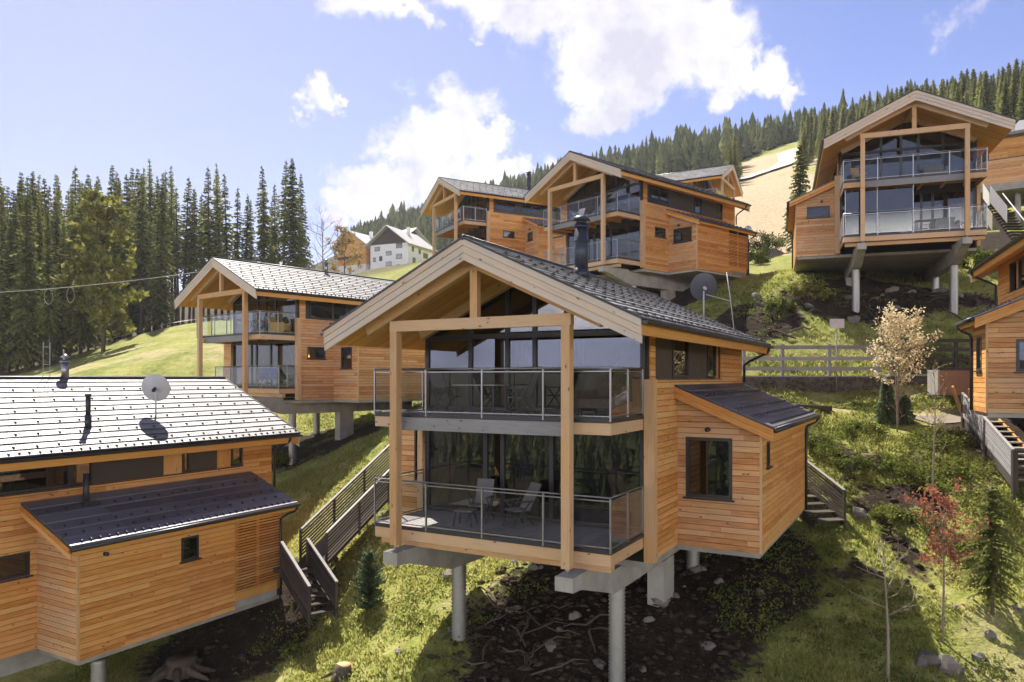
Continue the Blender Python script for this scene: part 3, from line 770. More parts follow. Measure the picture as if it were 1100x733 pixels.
def to_world(key, u, v, z):
    X, Y, Z, th, mir, W = HOUSES[key]
    if mir: u = 2 * 3.35 - u
    c, s = math.cos(th), math.sin(th)
    return (X + u * c + v * s, Y - u * s + v * c, Z + z)

def dish(root, xf, u, v, z, r, h, face, mat, zt):
    """satellite dish on a pole; face = unit direction (local) it looks at"""
    f = np.array(face, float); f /= np.linalg.norm(f); x = np.cross(f, (0, 0, 1.)); x /= np.linalg.norm(x); y = np.cross(x, f)
    c = np.array((u, v, z + h))
    mb = MB(); rings = []
    for i in range(7):
        q = i / 6 * r; dep = -.16 * r + .22 * r * (q / r) ** 2
        rings.append([tuple(c + f * dep + q * (math.cos(a) * x + 1.06 * math.sin(a) * y)) for a in np.linspace(0, 2 * math.pi, 28, endpoint=False)])
    for i in range(6):
        for j in range(28):
            j2 = (j + 1) % 28
            mb.poly([rings[i][j], rings[i + 1][j], rings[i + 1][j2], rings[i][j2]] if i else [rings[0][0], rings[1][j], rings[1][j2]], mat, .5)
    d = mb.build('satellite_dish', root, xf)
    mb = MB(); mb.tube([(u, v, z - .05), (u, v, z + h)], .03, 'dishlight', 8); mb.tube([tuple(c - f * .04), tuple(c - f * .3)], .06, 'dark' if mat == 'dishlight' else 'dishlight', 8)
    mb.tube([tuple(c - y * r * .9), tuple(c + f * r * .95 - y * .25 * r)], .018, 'dishlight', 6); e = c + f * r * .95 - y * .2 * r
    mb.tube([tuple(e), tuple(e - f * .16)], .05, 'dishlight', 8); mb.box((u - .08, v - .08, z - .06), (u + .08, v + .08, z - .02), 'dark')
    mb.build('dish_bracket', d, xf)

# ------------------------------------------------------------------ ground sheet
def axis(segs):
    out = []
    for a, b, st in segs:
        out.extend(np.arange(a, b, st))
    return np.array(sorted(set(np.round(out, 3))))
gx = axis([(-3600, -600, 250), (-600, -160, 30), (-160, -80, 4), (-80, -24, 1.), (-24, 30, .4), (30, 90, 1.2), (90, 330, 5), (330, 700, 35), (700, 3700, 250)])
gy = axis([(-3600, -1200, 300), (-1200, -60, 40), (-60, 8, 3.), (8, 48, .4), (48, 130, .9), (130, 520, 5), (520, 1000, 35), (1000, 4100, 280)])
GX, GY = np.meshgrid(gx, gy)
GZ = height(GX.ravel(), GY.ravel())
def smooth(a, b, x):
    t = np.clip((x - a) / (b - a), 0, 1); return t * t * (3 - 2 * t)
def masks(x, y):
    soil = np.zeros_like(x); dry = np.zeros_like(x); wood_ = np.zeros_like(x)
    def blob(cx, cy, rx, ry, ang=0):
        c, s = math.cos(ang), math.sin(ang); dx, dy = x - cx, y - cy
        return 1 - smooth(.6, 1.15, np.hypot((dx * c + dy * s) / rx, (-dx * s + dy * c) / ry))
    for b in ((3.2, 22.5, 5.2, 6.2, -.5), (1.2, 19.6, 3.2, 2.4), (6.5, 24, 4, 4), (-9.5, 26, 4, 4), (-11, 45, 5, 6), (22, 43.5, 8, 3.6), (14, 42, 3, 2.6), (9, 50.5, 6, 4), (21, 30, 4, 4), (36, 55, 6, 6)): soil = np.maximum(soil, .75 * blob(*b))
    for b in ((8.6, 27.5, 2.2, 1.6, .5), (9.5, 30, 1.6, 1.2)): soil = np.maximum(soil, .6 * blob(*b))
    for b in ((38, 110, 16, 45, -.25), (60, 180, 22, 50, -.2), (30, 85, 9, 20, -.2)): dry = np.maximum(dry, .85 * blob(*b))
    for b in ((14.5, 20.0, 4, 2.4), (-10.5, 46.5, 3.4, 1.2, .5), (19, 33.2, 2.6, 1.0), (13.5, 34, 3.2, .7), (-1.5, 23.5, 1.6, .8, .4), (-30, 62, 14, 4), (-40, 74, 12, 3)): dry = np.maximum(dry, .5 * blob(*b))
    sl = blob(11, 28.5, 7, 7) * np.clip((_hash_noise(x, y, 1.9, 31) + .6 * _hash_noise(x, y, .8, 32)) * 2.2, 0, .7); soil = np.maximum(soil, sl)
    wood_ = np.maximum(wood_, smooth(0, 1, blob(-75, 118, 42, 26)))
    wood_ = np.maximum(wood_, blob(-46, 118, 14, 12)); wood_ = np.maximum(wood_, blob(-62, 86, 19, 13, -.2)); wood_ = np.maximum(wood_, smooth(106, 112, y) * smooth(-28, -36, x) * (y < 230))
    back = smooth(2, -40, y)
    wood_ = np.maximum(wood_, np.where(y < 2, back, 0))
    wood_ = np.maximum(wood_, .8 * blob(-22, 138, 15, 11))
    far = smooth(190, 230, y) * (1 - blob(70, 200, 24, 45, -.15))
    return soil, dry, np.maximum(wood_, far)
gs, gd, gw = masks(GX.ravel(), GY.ravel())
ny, nx = GX.shape
idx = np.arange(nx * ny).reshape(ny, nx)
FQ = np.stack([idx[:-1, :-1], idx[:-1, 1:], idx[1:, 1:], idx[1:, :-1]], -1).reshape(-1, 4)
gob = fast_mesh('ground', np.c_[GX.ravel(), GY.ravel(), GZ], FQ, np.zeros(len(FQ)), 'ground', smooth=True)
tag(gob, kind='structure')
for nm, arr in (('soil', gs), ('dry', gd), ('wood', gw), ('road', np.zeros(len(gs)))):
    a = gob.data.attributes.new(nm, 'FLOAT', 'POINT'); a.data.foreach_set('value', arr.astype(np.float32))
def hit(px, py, y0=10, y1=600, st=.25):
    ys = np.arange(y0, y1, st); z = (Y0 - py) / F_PX * ys; h = height((px - 550) / F_PX * ys, ys)
    k = np.argmax(h > z)
    return ((px - 550) / F_PX * ys[k], ys[k], h[k])
def strip(name, pts, w, mat, lift=.05, n=40):
    P = np.array(pts, float); d = np.r_[0, np.cumsum(np.hypot(*np.diff(P, axis=0).T))]
    t = np.linspace(0, d[-1], n); x = np.interp(t, d, P[:, 0]); y = np.interp(t, d, P[:, 1])
    tx = np.gradient(x); ty = np.gradient(y); l = np.hypot(tx, ty); nx_, ny_ = -ty / l, tx / l
    V = []; m = 5
    for j in range(m):
        o = (j / (m - 1) - .5) * w; xx = x + nx_ * o; yy = y + ny_ * o; V.append(np.c_[xx, yy, height(xx, yy) + lift])
    V = np.stack(V, 1).reshape(-1, 3)
    F = np.array([[i * m + j, (i + 1) * m + j, (i + 1) * m + j + 1, i * m + j + 1] for i in range(n - 1) for j in range(m - 1)])
    o = fast_mesh(name, V, F, np.full(len(F), .5), mat, smooth=True); tag(o, kind='structure'); return o
M['roadgravel'] = plain('pale_gravel', (.22, .19, .15), .95, spec=.1, var=.15, scale=3., bump=.3)
M['roadpale'] = plain('pale_road', (.50, .47, .43), .95, spec=.1, var=.1, scale=1.)
M['piste'] = plain('pale_dirt_track', (.60, .55, .48), .95, spec=.1, var=.15, scale=.2)
strip('path', [(17.9, 32.4), (18.3, 32.6), (19., 32.4), (20, 31.8)], 1.0, 'roadgravel', .05, 20)
rx = []
for px in (112, 135, 158, 180, 202, 224, 246, 268):
    ys = np.arange(62, 104, .5); zz_ = height((px - 550) / F_PX * ys, ys, False); k_ = int(np.argmax(zz_ / ys)); rx.append(((px - 550) / F_PX * ys[k_], ys[k_] + .3))
strip('road', rx, 2.0, 'roadpale', .42, 60)
tk = [hit(*p)[:2] for p in ((792, 196), (812, 189), (836, 182), (849, 172), (846, 164))]
strip('path', tk, 5.5, 'piste', .5, 40)

# ------------------------------------------------------------------ chalets
r_main, xf_m, roof_m, zt_m = house('main', -3.667, 19.683, .236, .512, 'nearest chalet in the middle with two glazed balconies and a grey roof on pipe columns',
    awin=(7.04, 8.3, -3.48, -1.84), aside=(5.36, 5.86, -2.64, -1.95), chimney=(4.0, 4.5, 'black'))
dish(r_main, xf_m, 5.55, 12.2, zt_m(5.55), .5, 1.15, (-.45, .85, .35), 'dishdark', zt_m)
mb = MB(); z = zt_m(6.6)
mb.tube([(6.6, 12.5, z - .05), (6.45, 12.55, z + 1.2), (6.3, 12.6, z + 2.2)], .018, 'dishlight', 6); mb.tube([(5.6, 12.3, zt_m(5.6) + .9), (6.48, 12.54, z + 1.1)], .014, 'dishlight', 6)
mb.build('antenna_mast', r_main, xf_m)
r1, xf1, roof1, zt1 = house('left', -21.777, 21.501, -3.064, .518, 'chalet at the lower left edge with pale roof, snow hooks and a dark lean-to roof',
    ue=4.43, ze=.889, ax_u=8.835, ax_v0=4.04, ax_v1=11.4, slat=9.35, ax_ev0=3.57, ax_ev1=11.8, ax_eu=9.3, ax_zt=-.5, awin=None, aside=(7.27, 7.92, -2.75, -2.0), wins=((2.9, 3.82, -2.63, -1.94),),
    bandv=(2.6, 11.44), band=(('w', 2.4), ('w', .7), ('p', 2.45), ('g', .72), ('w', .3), ('p', 1.15), ('g', .62), ('w', .5)), chimney=(3.35, 6.75, 'steel'), block=False, pier=None, cols=((5.85, 2.6), (7.4, 5.5), (.98, 7.7)))
dish(r1, xf1, 6.1, 8.3, zt1(6.1), .47, 1.02, (-.6, .72, .3), 'dishlight', zt1)
mb = MB(); z = zt1(6.5); mb.cyl((6.5, 5.7, z - .1), .10, .5, 'dark', 14); mb.cyl((6.5, 5.7, z + .4), .075, .65, 'dark', 14); mb.cyl((6.5, 5.7, z + .98), .095, .08, 'dark', 14); mb.build('vent_pipe', roof1, xf1)
mb = MB(); z = -.72; mb.cyl((7.25, 5.2, z - .2), .09, 1.1, 'dark', 14); mb.box((7.1, 5.0, z - .2), (7.5, 5.45, z + .06), 'dark'); mb.build('vent_pipe', r1, xf1)
mb = MB(); z = zt1(3.3)
for dx in (-.1, .12): mb.tube([(3.3, 6.15 + dx, z), (3.3, 6.15 + dx, z + 1.25)], .009, 'dishlight', 6)
for h in (.5, 1.1): mb.tube([(3.3, 6.05, z + h), (3.3, 6.27, z + h)], .007, 'dishlight', 6)
mb.build('antenna_mast', r1, xf1)
r2, xf2, roof2, zt2 = house('mid', -18.565, 43.554, 3.596, .694, 'mid-sized chalet left of centre with pale shingle roof below the spruce wood',
    awin=(7.5, 8.5, -3.04, -1.82), wins=((2.92, 4.14, -2.5, -1.83),), ld=1.15, band=(('f', .3), ('w', 1.6), ('w', 1.), ('f', 1.), ('w', 1.2), ('p', 1.7)), chimney=(3.35, 6.7, 'steel'), zpost=-4.5, clad='clad_grey')
r3, xf3, roof3, zt3 = house('back', -7.31, 68.402, 14.583, 1.074, 'small-looking far chalet above the ridge of the nearest roof, black flue on top',
    wins=((3.73, 4.88, -2.33, -1.74),), awin=(7.2, 8.1, -2.6, -1.85), ax_v0=6., ax_v1=11.5, ax_ev0=5.7, band=(('f', .3), ('W', 1.9), ('f', .6), ('W', 2.0), ('f', 2.)), chimney=(3.35, 8.3, 'black'))
r4, xf4, roof4, zt4 = house('upper', 2.168, 51.074, 11.638, .861, 'large chalet above the middle roof with glazed balconies and a slatted bay on its right',
    wins=((3.57, 4.69, -2.36, -1.73),), awin=(7.2, 8.65, -2.75, -1.8), ax_v0=5.05, ax_v1=11., slat=8.6, ax_ev0=4.75, ax_ev1=11.4, zb=-4.6, band=(('f', .35), ('W', 1.9), ('p', 2.9), ('w', .8), ('p', 2.), ('w', .7)), bandv=(2.8, 11.3))
r5, xf5, roof5, zt5 = house('hidden', 20.897, 75.449, 19.431, -1.043, 'half-hidden chalet peeping over the large upper chalet, its gable turned right',
    mirror=False, ax_v0=None, vbk=11., band=(('f', .5), ('w', 1.5), ('p', 2.)))
mb = MB(); r6, xf6, roof6, zt6 = house('right', 17.877, 39.925, 11.77, .345, 'chalet at the upper right facing the camera, lean-to on its left and two balconies',
    mirror=True, ax_v0=2.5, ax_v1=10., ax_ev0=2.2, ax_ev1=10.3, zb=-4.72, block=False, awin=(7.22, 8.45, -2.5, -1.85), aside=None)
r7, xf7, roof7, zt7 = house('edge', 15.75, 19.35, 3.65, .39, 'chalet cut by the right edge of the photo with warm wood wall and small lean-to',
    mirror=True, ax_v0=2.9, ax_v1=5.0, ax_ev0=2.6, ax_ev1=5.3, zb=-4.72, ax_zt=-.65, ax_ez=-1.75, awin=(7.12, 8.27, -3.45, -2.45), aside=(3.5, 4.35, -3.4, -2.3), bandv=(3.4, 10.9), band=(('p', 1.5), ('w', 1.5), ('p', 1.6), ('w', 1.6), ('g', .5)), pier=None, block=False)
def cut_chalet():
    rnd.seed(88); base = np.array((40.2, 62.4, 16.3)); th = .62
    root = empty('chalet', tuple(base), -th, 'dark-boarded chalet with a grey roof on the hillside behind the upper right chalet', 'chalet', 'timber chalets on the slope')
    fr = lambda a, z, d: (a, -d, z)
    mb = MB(); clad_wall(mb, fr, -5., 11, 0., [(0, 1, 2.0)], (), mat='clad_grey', zmax=2.2); mb.box((-5.05, -.06, 2.0), (11, .5, 2.06), 'dark'); mb.build('terrace_wall', root)
    mb = MB(); clad_wall(mb, lambda a, z, d: (a, .9 - d, z), 0., 11, 2.07, [(0, 1, 4.05)], [(2.6, 4.6, 2.5, 3.2)], mat='clad', zmax=4.2); clad_wall(mb, lambda a, z, d: (-d, a, z), .9, 9, 2.07, [(-.45, 1, 3.6), (.45, 1, 7.9)], (), mat='clad', zmax=6.2); mb.build('wall', root)
    window(root, None, lambda a, z, d: (a, .9 - d, z), 2.6, 4.6, 2.5, 3.2, d=.03, mull=(3.3, 3.9))
    mb = MB(); k = .45
    for (y0, y1, z0, z1) in ((.1, 4.9, 4.0, 6.16), (9.7, 4.9, 4.0, 6.16)):
        mb.hexa([(-.9, y0, z0), (12, y0, z0), (12, y1, z1), (-.9, y1, z1), (-.9, y0, z0 + .25), (12, y0, z0 + .25), (12, y1, z1 + .25), (-.9, y1, z1 + .25)], 'roof')
    mb.build('roof', root)
    mb = MB(); mb.box((-3.5, -.1, -.6), (11, 8, -.02), 'concrete'); mb.build('floor_slab', root)
    for x in (-2.5, 2., 7.): mb = MB(); mb.cyl((x, 1.5, -6.5), .22, 5.9, 'concrete', 14); mb.build('column', root)
cut_chalet()

# a lit lamp behind the small window of the mid-sized chalet
M['glow'], nt, o_ = new_mat('lamp_glow'); e_ = nt.nodes.new('ShaderNodeEmission'); e_.inputs[0].default_value = (1., .55, .12, 1); e_.inputs[1].default_value = 7.; nt.links.new(e_.outputs[0], o_.inputs[0])
mb = MB(); mb.tube([(6.3, 3.25, -2.5), (6.3, 3.25, -2.42), (6.3, 3.25, -2.3), (6.3, 3.25, -2.2)], [.06, .15, .15, .05], 'glow', 12); mb.build('pendant_lamp', r2, xf2)
# glass wind screens on the lower balcony of the upper right chalet
mb = MB()
for (a, b) in ((.12, 1.65), (1.68, 3.35)): mb.box((6.7 - a, .12, -4.0), (6.7 - b, .135, -1.75), 'glass')
for a in (.1, 1.66, 3.37): mb.box((6.7 - a - .015, .1, -4.05), (6.7 - a + .015, .15, -1.6), 'steel')
mb.build('wind_screen', r6, xf6)

# ------------------------------------------------------------------ far village houses
def guesthouse(name, loc, rz, w, d, h, gh, wallmat, upmat, label, wins, eave=.9, balc=False, split=0.):
    root = empty(name, loc, rz, label, 'house')
    mb = MB(); mb.box((0, 0, -3), (w, d, h), wallmat)
    if split: mb.box((-.12, -.12, split), (w + .12, d + .12, h + .01), upmat)
    mb.build('wall', root)
    mb = MB(); mb.prism([(-.05, .0, h), (w + .05, .0, h), (w / 2, .0, h + gh)], (0, d, 0), upmat); mb.build('gable', root)
    mb = MB(); k = gh / (w / 2)
    for s in (-1, 1):
        e = w / 2 + eave; f = lambda t, y, o: (w / 2 + s * e * t, y, h + gh + .12 - k * e * t + o)
        mb.hexa([f(0, -1.2, 0), f(1, -1.2, 0), f(1, d + .8, 0), f(0, d + .8, 0), f(0, -1.2, .22), f(1, -1.2, .22), f(1, d + .8, .22), f(0, d + .8, .22)], 'rooffar')
    rf = mb.build('roof', root)
    mb = MB(); mb.box((w * .6, d * .5, h + gh * .4), (w * .6 + .6, d * .5 + .6, h + gh + 1.), wallmat); mb.build('chimney', rf)
    for face, x, z, ww, hh in wins:
        fr = (lambda a, zz, q: (a, -q, zz)) if face == 'f' else (lambda a, zz, q: (w + q, a, zz))
        mb = MB()
        def bx(x0, x1, y0, y1, d0, d1, m):
            mb.prism([fr(x0, y0, d0), fr(x1, y0, d0), fr(x1, y1, d0), fr(x0, y1, d0)], tuple(np.array(fr(0, 0, d1)) - np.array(fr(0, 0, d0))), m)
        bx(x - .08, x + ww + .08, z - .08, z + hh + .08, .0, .05, 'darkwood'); o = mb.build('window', root)
        mb = MB(); mb.poly([fr(x, z, .06), fr(x + ww, z, .06), fr(x + ww, z + hh, .06), fr(x, z + hh, .06)], 'glass'); mb.poly([fr(x, z, .053), fr(x + ww, z, .053), fr(x + ww, z + hh, .053), fr(x, z + hh, .053)], 'black'); mb.build('pane', o)
    if balc:
        mb = MB(); mb.box((-.2, -1.3, h * .45), (w + .1, -.02, h * .45 + .15), 'darkwood'); mb.box((-.2, -1.3, h * .45 + .15), (w + .1, -1.22, h * .45 + 1.0), 'clad'); mb.build('balcony', root)
    return root
g0 = pix(396, 291, 160)
guesthouse('guesthouse', (g0[0], g0[1] + 2., g0[2] - .1), -.42, 9.6, 11, 5.9, 3.6, 'plaster', 'darkwood', 'far white-walled house with dark wooden gable and bleached roof behind the roofs', [('f', 1.2, 4.6, 1.2, .8), ('f', 4.1, 3.5, 1.3, .8), ('f', 6.7, 4.9, 1.4, .9), ('f', 6.7, 2.6, 1.3, .9), ('f', 4.1, 1.2, 1.3, .8), ('f', .8, 2.3, .5, .8), ('f', 2.4, 2.4, .6, .9), ('f', 6.6, -.2, 1., 1.4), ('f', 1.6, .1, .6, .4), ('s', 1.6, 4.3, .7, .9), ('s', 4.4, 4.2, .7, .9), ('s', 2.0, 1.9, 1., 1.), ('s', 6.4, 3.6, 1.8, 1.)])
g1 = pix(364, 291, 166)
guesthouse('farmhouse', (g1[0], g1[1], g1[2]), -.5, 7.6, 10, 5.6, 2.6, 'plaster', 'clad', 'far brown timber house with pale roof left of the white house', [('f', 1.2, 2.2, .8, .9), ('f', 3., 2.2, .8, .9), ('f', 5.2, 2.2, .8, .9), ('f', 2.2, 4.4, .9, .9)], split=1.0, balc=True)
g2 = pix(430, 262, 176)
guesthouse('farmhouse', (g2[0], g2[1], g2[2] - 3.6), .9, 8.5, 12, 4.6, 3.0, 'plaster', 'darkwood', 'dark brown house adjoining the white house on its right, pale roof', [('f', 2., 2.2, .8, .9), ('f', 4.6, 2.2, .8, .9)], split=.5)

# ------------------------------------------------------------------ trees
def conifer_mesh(seed, h, r, start, dens=1., mat='spruce', ragged=.4, lift=0.):
    g = np.random.default_rng(seed); V = []; F = []; T = []; cs = min(1., max(.22, h / 16.))
    z = start * h
    while z < h - .25:
        t = (z - start * h) / (h * (1 - start)); rad = r * (1 - t) ** .85 * (1 + .22 * math.sin(9 * t + seed) * (1 - t)) * (1 - .35 * max(0, .22 - t) / .22)
        nb = max(3, int(round((4 + 4 * (1 - t)) * dens)))
        a0 = g.uniform(0, 6.28); tn = g.uniform(0, 1)
        for b in range(nb):
            a = a0 + b * 6.283 / nb + g.normal(0, .25); L = rad * (1 - ragged * g.random()) + .12
            if g.random() < .08: continue
            dx, dy = math.cos(a), math.sin(a); zb = z + g.normal(0, .12 * cs)
            n = max(2, int(L / (.42 * cs))); rise = .25 * t - .12 + lift; droop = (.30 * (1 - t) + .05) * (1 - min(1, lift * 2))
            tb = .35 * tn + .65 * g.random()
            for i in range(n):
                q0, q1 = i / n, (i + 1.35) / n
                for side in (-1, 1):
                    w = cs * (.34 + .16 * g.random()) * (1.15 - .75 * q0) * min(1., .5 + L / (2.5 * cs))
                    p0 = np.array([dx * L * q0, dy * L * q0, zb + L * (rise * q0 - droop * q0 * q0)])
                    p1 = np.array([dx * L * q1, dy * L * q1, zb + L * (rise * q1 - droop * q1 * q1)])
                    sd = np.array([-dy, dx, 0]) * side * w
                    hang = np.array([0, 0, -cs * (.16 + .34 * g.random()) * (1 - .4 * t)])
                    k = len(V); V += [p0, p1, p1 * .55 + p0 * .45 + sd + hang, ]
                    F.append([k, k + 1, k + 2]); T.append(np.clip(tb + .3 * (q0 - .5) + g.normal(0, .12), 0, 1))
        z += g.uniform(.3, .5) * (1.05 - .5 * t) * (h / 24.) ** .5 * cs ** .4
    k = len(V); V += [np.array([-.08, 0, h - .9]), np.array([.08, 0, h - .9]), np.array([0, 0, h])]; F.append([k, k + 1, k + 2]); T.append(.6)
    k = len(V); V += [np.array([0, -.08, h - .9]), np.array([0, .08, h - .9]), np.array([0, 0, h])]; F.append([k, k + 1, k + 2]); T.append(.6)
    return np.array(V), np.array(F), np.array(T)
def conifer(name, seed, h, r, start, loc, label, cat='tree', group=None, dens=1., mat='spruce', ragged=.4, tr=None, stubs=True, lift=0.):
    root = empty(name, loc, 0, label, cat, group)
    V, F, T = conifer_mesh(seed, h, r, start, dens, mat, ragged, lift)
    fast_mesh('crown', V, F, T, mat, root)
    g = random.Random(seed); mb = MB(); tr = tr or h * .0085
    mb.tube([(0, 0, -1.), (g.uniform(-.05, .05), g.uniform(-.05, .05), h * .3), (g.uniform(-.1, .1), 0, h * .65), (0, 0, h * .97)], [tr * 1.15, tr * .9, tr * .5, .03], 'bark', 8)
    if stubs:
        for i in range(int(h * 1.2)):
            z = g.uniform(.08, max(.15, start + .1)) * h; a = g.uniform(0, 6.28); L = g.uniform(.4, 1.4)
            mb.tube([(0, 0, z), (L * math.cos(a), L * math.sin(a), z - g.uniform(-.1, .35))], [.03, .008], 'bark', 4, False)
    mb.build('trunk', root)
    return root
SPR = 'tall dark spruce standing among the others in the wood at the left'
protos = []
specs = [(26, 2.9, .14, .95), (25, 2.5, .24, .85), (24, 2.1, .32, .8), (27, 3.4, .08, 1.0), (23, 1.7, .46, .7), (25, 3.9, .05, 1.1), (25, 1.5, .40, .5)]
rg = random.Random(11)
placed = []
# spots: pixel column of the trunk, distance, pixel row of the tip, prototype
spots = []
x = -30
while x < 200:
    spots.append((x, rg.uniform(96, 104), rg.uniform(182, 226), rg.randrange(4))); x += rg.uniform(9, 15)
x = -36
while x < 205:
    spots.append((x, rg.uniform(106, 116), rg.uniform(172, 206), rg.randrange(5))); x += rg.uniform(9, 15)
x = -40
while x < 200:
    spots.append((x, rg.uniform(120, 135), rg.uniform(186, 204), rg.randrange(3))); x += rg.uniform(12, 18)
spots = [s for s in spots if s[0] < 172 or s[1] > 119 and s[0] < 185]
x = -28
while x < 104: spots.append((x, rg.uniform(76, 86), rg.uniform(186, 232), rg.choice((0, 1, 2, 3, 3)))); x += rg.uniform(7, 12)
spots += [(203, 112, 203, 2), (208, 108, 199, 4), (224, 112, 176, 4), (232, 116, 180, 4), (239, 113, 174, 6), (246, 110, 184, 4), (254, 114, 198, 4), (264, 112, 206, 2), (280, 110, 200, 1), (286, 114, 175, 4), (303, 112, 169, 4), (316, 108, 168, 5), (323, 113, 186, 0), (196, 112, 186, 4), (214, 118, 205, 4), (271, 118, 213, 1), (296, 118, 196, 4), (218, 122, 214, 2), (292, 120, 215, 2),
          (166, 108, 168, 6), (185, 110, 176, 6), (176, 112, 180, 4), (190, 116, 188, 6), (192, 108, 200, 4), (178, 107, 196, 4), (150, 106, 176, 6), (38, 101, 184, 6), (62, 102, 186, 6), (128, 102, 188, 6), (96, 104, 190, 6)]
for i, (px, d, top, k) in enumerate(spots):
    X = (px - 550) / F_PX * d; hb = H(X, d); ht = (Y0 - top) / F_PX * d - hb
    while len(protos) < len(specs):
        s = specs[len(protos)]; protos.append(conifer('spruce', 100 + len(protos), s[0], s[1], s[2], (0, 0, -500), SPR if len(protos) < 6 else 'tall thin pale-green larch with an open crown in the wood at the left', 'tree', 'spruces of the wood at the left' if len(protos) < 6 else 'thin larches of the wood at the left', s[3], 'spruce' if len(protos) < 6 else 'larch')); protos[-1]['used'] = 0
    p = protos[k]; s = ht / specs[k][0]
    if not p['used']: o = p; p['used'] = 1
    else: o = copy_tree(p)
    o.location = (X, d, hb - .1); o.scale = (s * rg.uniform(.85, 1.15), s * rg.uniform(.85, 1.15), s); o.rotation_euler = (rg.gauss(0, .018), rg.gauss(0, .018), rg.uniform(0, 6.28))
    placed.append(o)
for o in protos + placed:
    if 'used' in o: del o['used']
# a second set: conifers close enough on the right-hand hill to be told apart
def slope_spot(px, py): return hit(px, py, 60, 500, 1.)
hp = []
n = 0; rg = random.Random(5)
MEADOW = [(770, 300), (786, 205), (800, 178), (842, 158), (864, 163), (862, 215), (850, 260), (820, 310)]
def inside(p, poly):
    r = False; x, y = p
    for (x0, y0), (x1, y1) in zip(poly, poly[1:] + poly[:1]):
        if (y0 > y) != (y1 > y) and x < (x1 - x0) * (y - y0) / (y1 - y0) + x0: r = not r
    return r
hproto = [conifer('hill_conifer', 300 + i, 16, r, .06, (0, 0, -500), 'conifer among the trees on the steep right-hand hill', 'tree', 'conifers on the right-hand hill', .9, m, .45, stubs=False) for i, (r, m) in enumerate(((2.2, 'spruce'), (2.5, 'spruce'), (2.5, 'larch'), (1.9, 'spruce')))]
cand = []
for i in range(3600):
    d = rg.uniform(105, 255); X = rg.uniform(.28, .85) * d
    if X < 36: continue
    z = H(X, d); px = 550 + F_PX * X / d; py = Y0 - F_PX * z / d
    if px > 1140 or px < 780 or inside((px, py), MEADOW) or inside((px, py - 20), MEADOW) or d < 140 and px < 1000: continue
    if all((X - a) ** 2 + (d - b) ** 2 > 10 for a, b, _ in cand): cand.append((X, d, z))
cand = sorted(cand, key=lambda c: c[1])[:270]
for i, (X, d, z) in enumerate(cand):
    k = rg.choice((0, 1, 1, 2, 3)) if i >= 4 else i
    o = hproto[k] if i < 4 else copy_tree(hproto[k])
    s = rg.uniform(.36, .68); o.location = (X, d, z - .2); o.scale = (s * rg.uniform(1.1, 1.6), s * rg.uniform(1.1, 1.6), s); o.rotation_euler = (0, 0, rg.uniform(0, 6.28))
# far forest: one mass
def far_forest():
    g = np.random.default_rng(3); V = []; F = []; T = []; cnt = 0
    N = 16000
    X = g.uniform(-150, 330, N); Yy = g.uniform(225, 492, N)
    Xn = g.uniform(-62, 20, 900); Yn = g.uniform(190, 330, 900)
    X = np.r_[X, Xn, g.uniform(-330, 330, 2600)]; Yy = np.r_[Yy, Yn, g.uniform(-430, -110, 2600)]
    Z = height(X, Yy); PX = 550 + F_PX * X / Yy; PY = Y0 - F_PX * Z / Yy
    m0 = int(1)
    for x, y, z, px, py in zip(X, Yy, Z, PX, PY):
        if y > 0 and (px < 372 or px > 1130 or inside((px, py), MEADOW) or inside((px, py - 8), MEADOW)): continue
        h = (g.uniform(10, 19) if y < 0 else g.uniform(5, 11.5)) * (1.0 if g.random() < .85 else 1.35); r = h * g.uniform(.14, .25); kind = g.random(); cl = float(_hash_noise(np.array([x]), np.array([y]), 34., 51)[0]); base = min(.95, max(.02, .08 + .42 * kind + .7 * max(0, cl) + (.35 if kind > .82 else 0)))
        nl = 7; cnt += 1
        a0 = g.uniform(0, 6.28)
        for l in range(nl):
            t = l / nl; rr = r * (1 - t) ** .8 * g.uniform(.85, 1.15); z0 = z + h * (.08 + .92 * t); z1 = z0 + h * .26 * (1.1 - .4 * t)
            n = 6
            for b in range(n):
                a = a0 + l * .7 + b * 6.283 / n + g.normal(0, .15); da = 6.283 / n * .55; q = rr * g.uniform(.75, 1.2)
                k = len(V)
                V.append((x + q * math.cos(a - da), y + q * math.sin(a - da), z0 - h * .03 * g.random())); V.append((x + q * math.cos(a + da), y + q * math.sin(a + da), z0 - h * .03 * g.random())); V.append((x, y, min(z1, z + h)))
                F.append((k, k + 1, k + 2)); T.append(min(1, max(0, base + g.normal(0, .12))))
    print('far trees', cnt)
    o = fast_mesh('forest', np.array(V), np.array(F), T, 'farforest'); tag(o, 'distant conifer forest covering the hills behind the chalets', 'forest', kind='stuff')
far_forest()

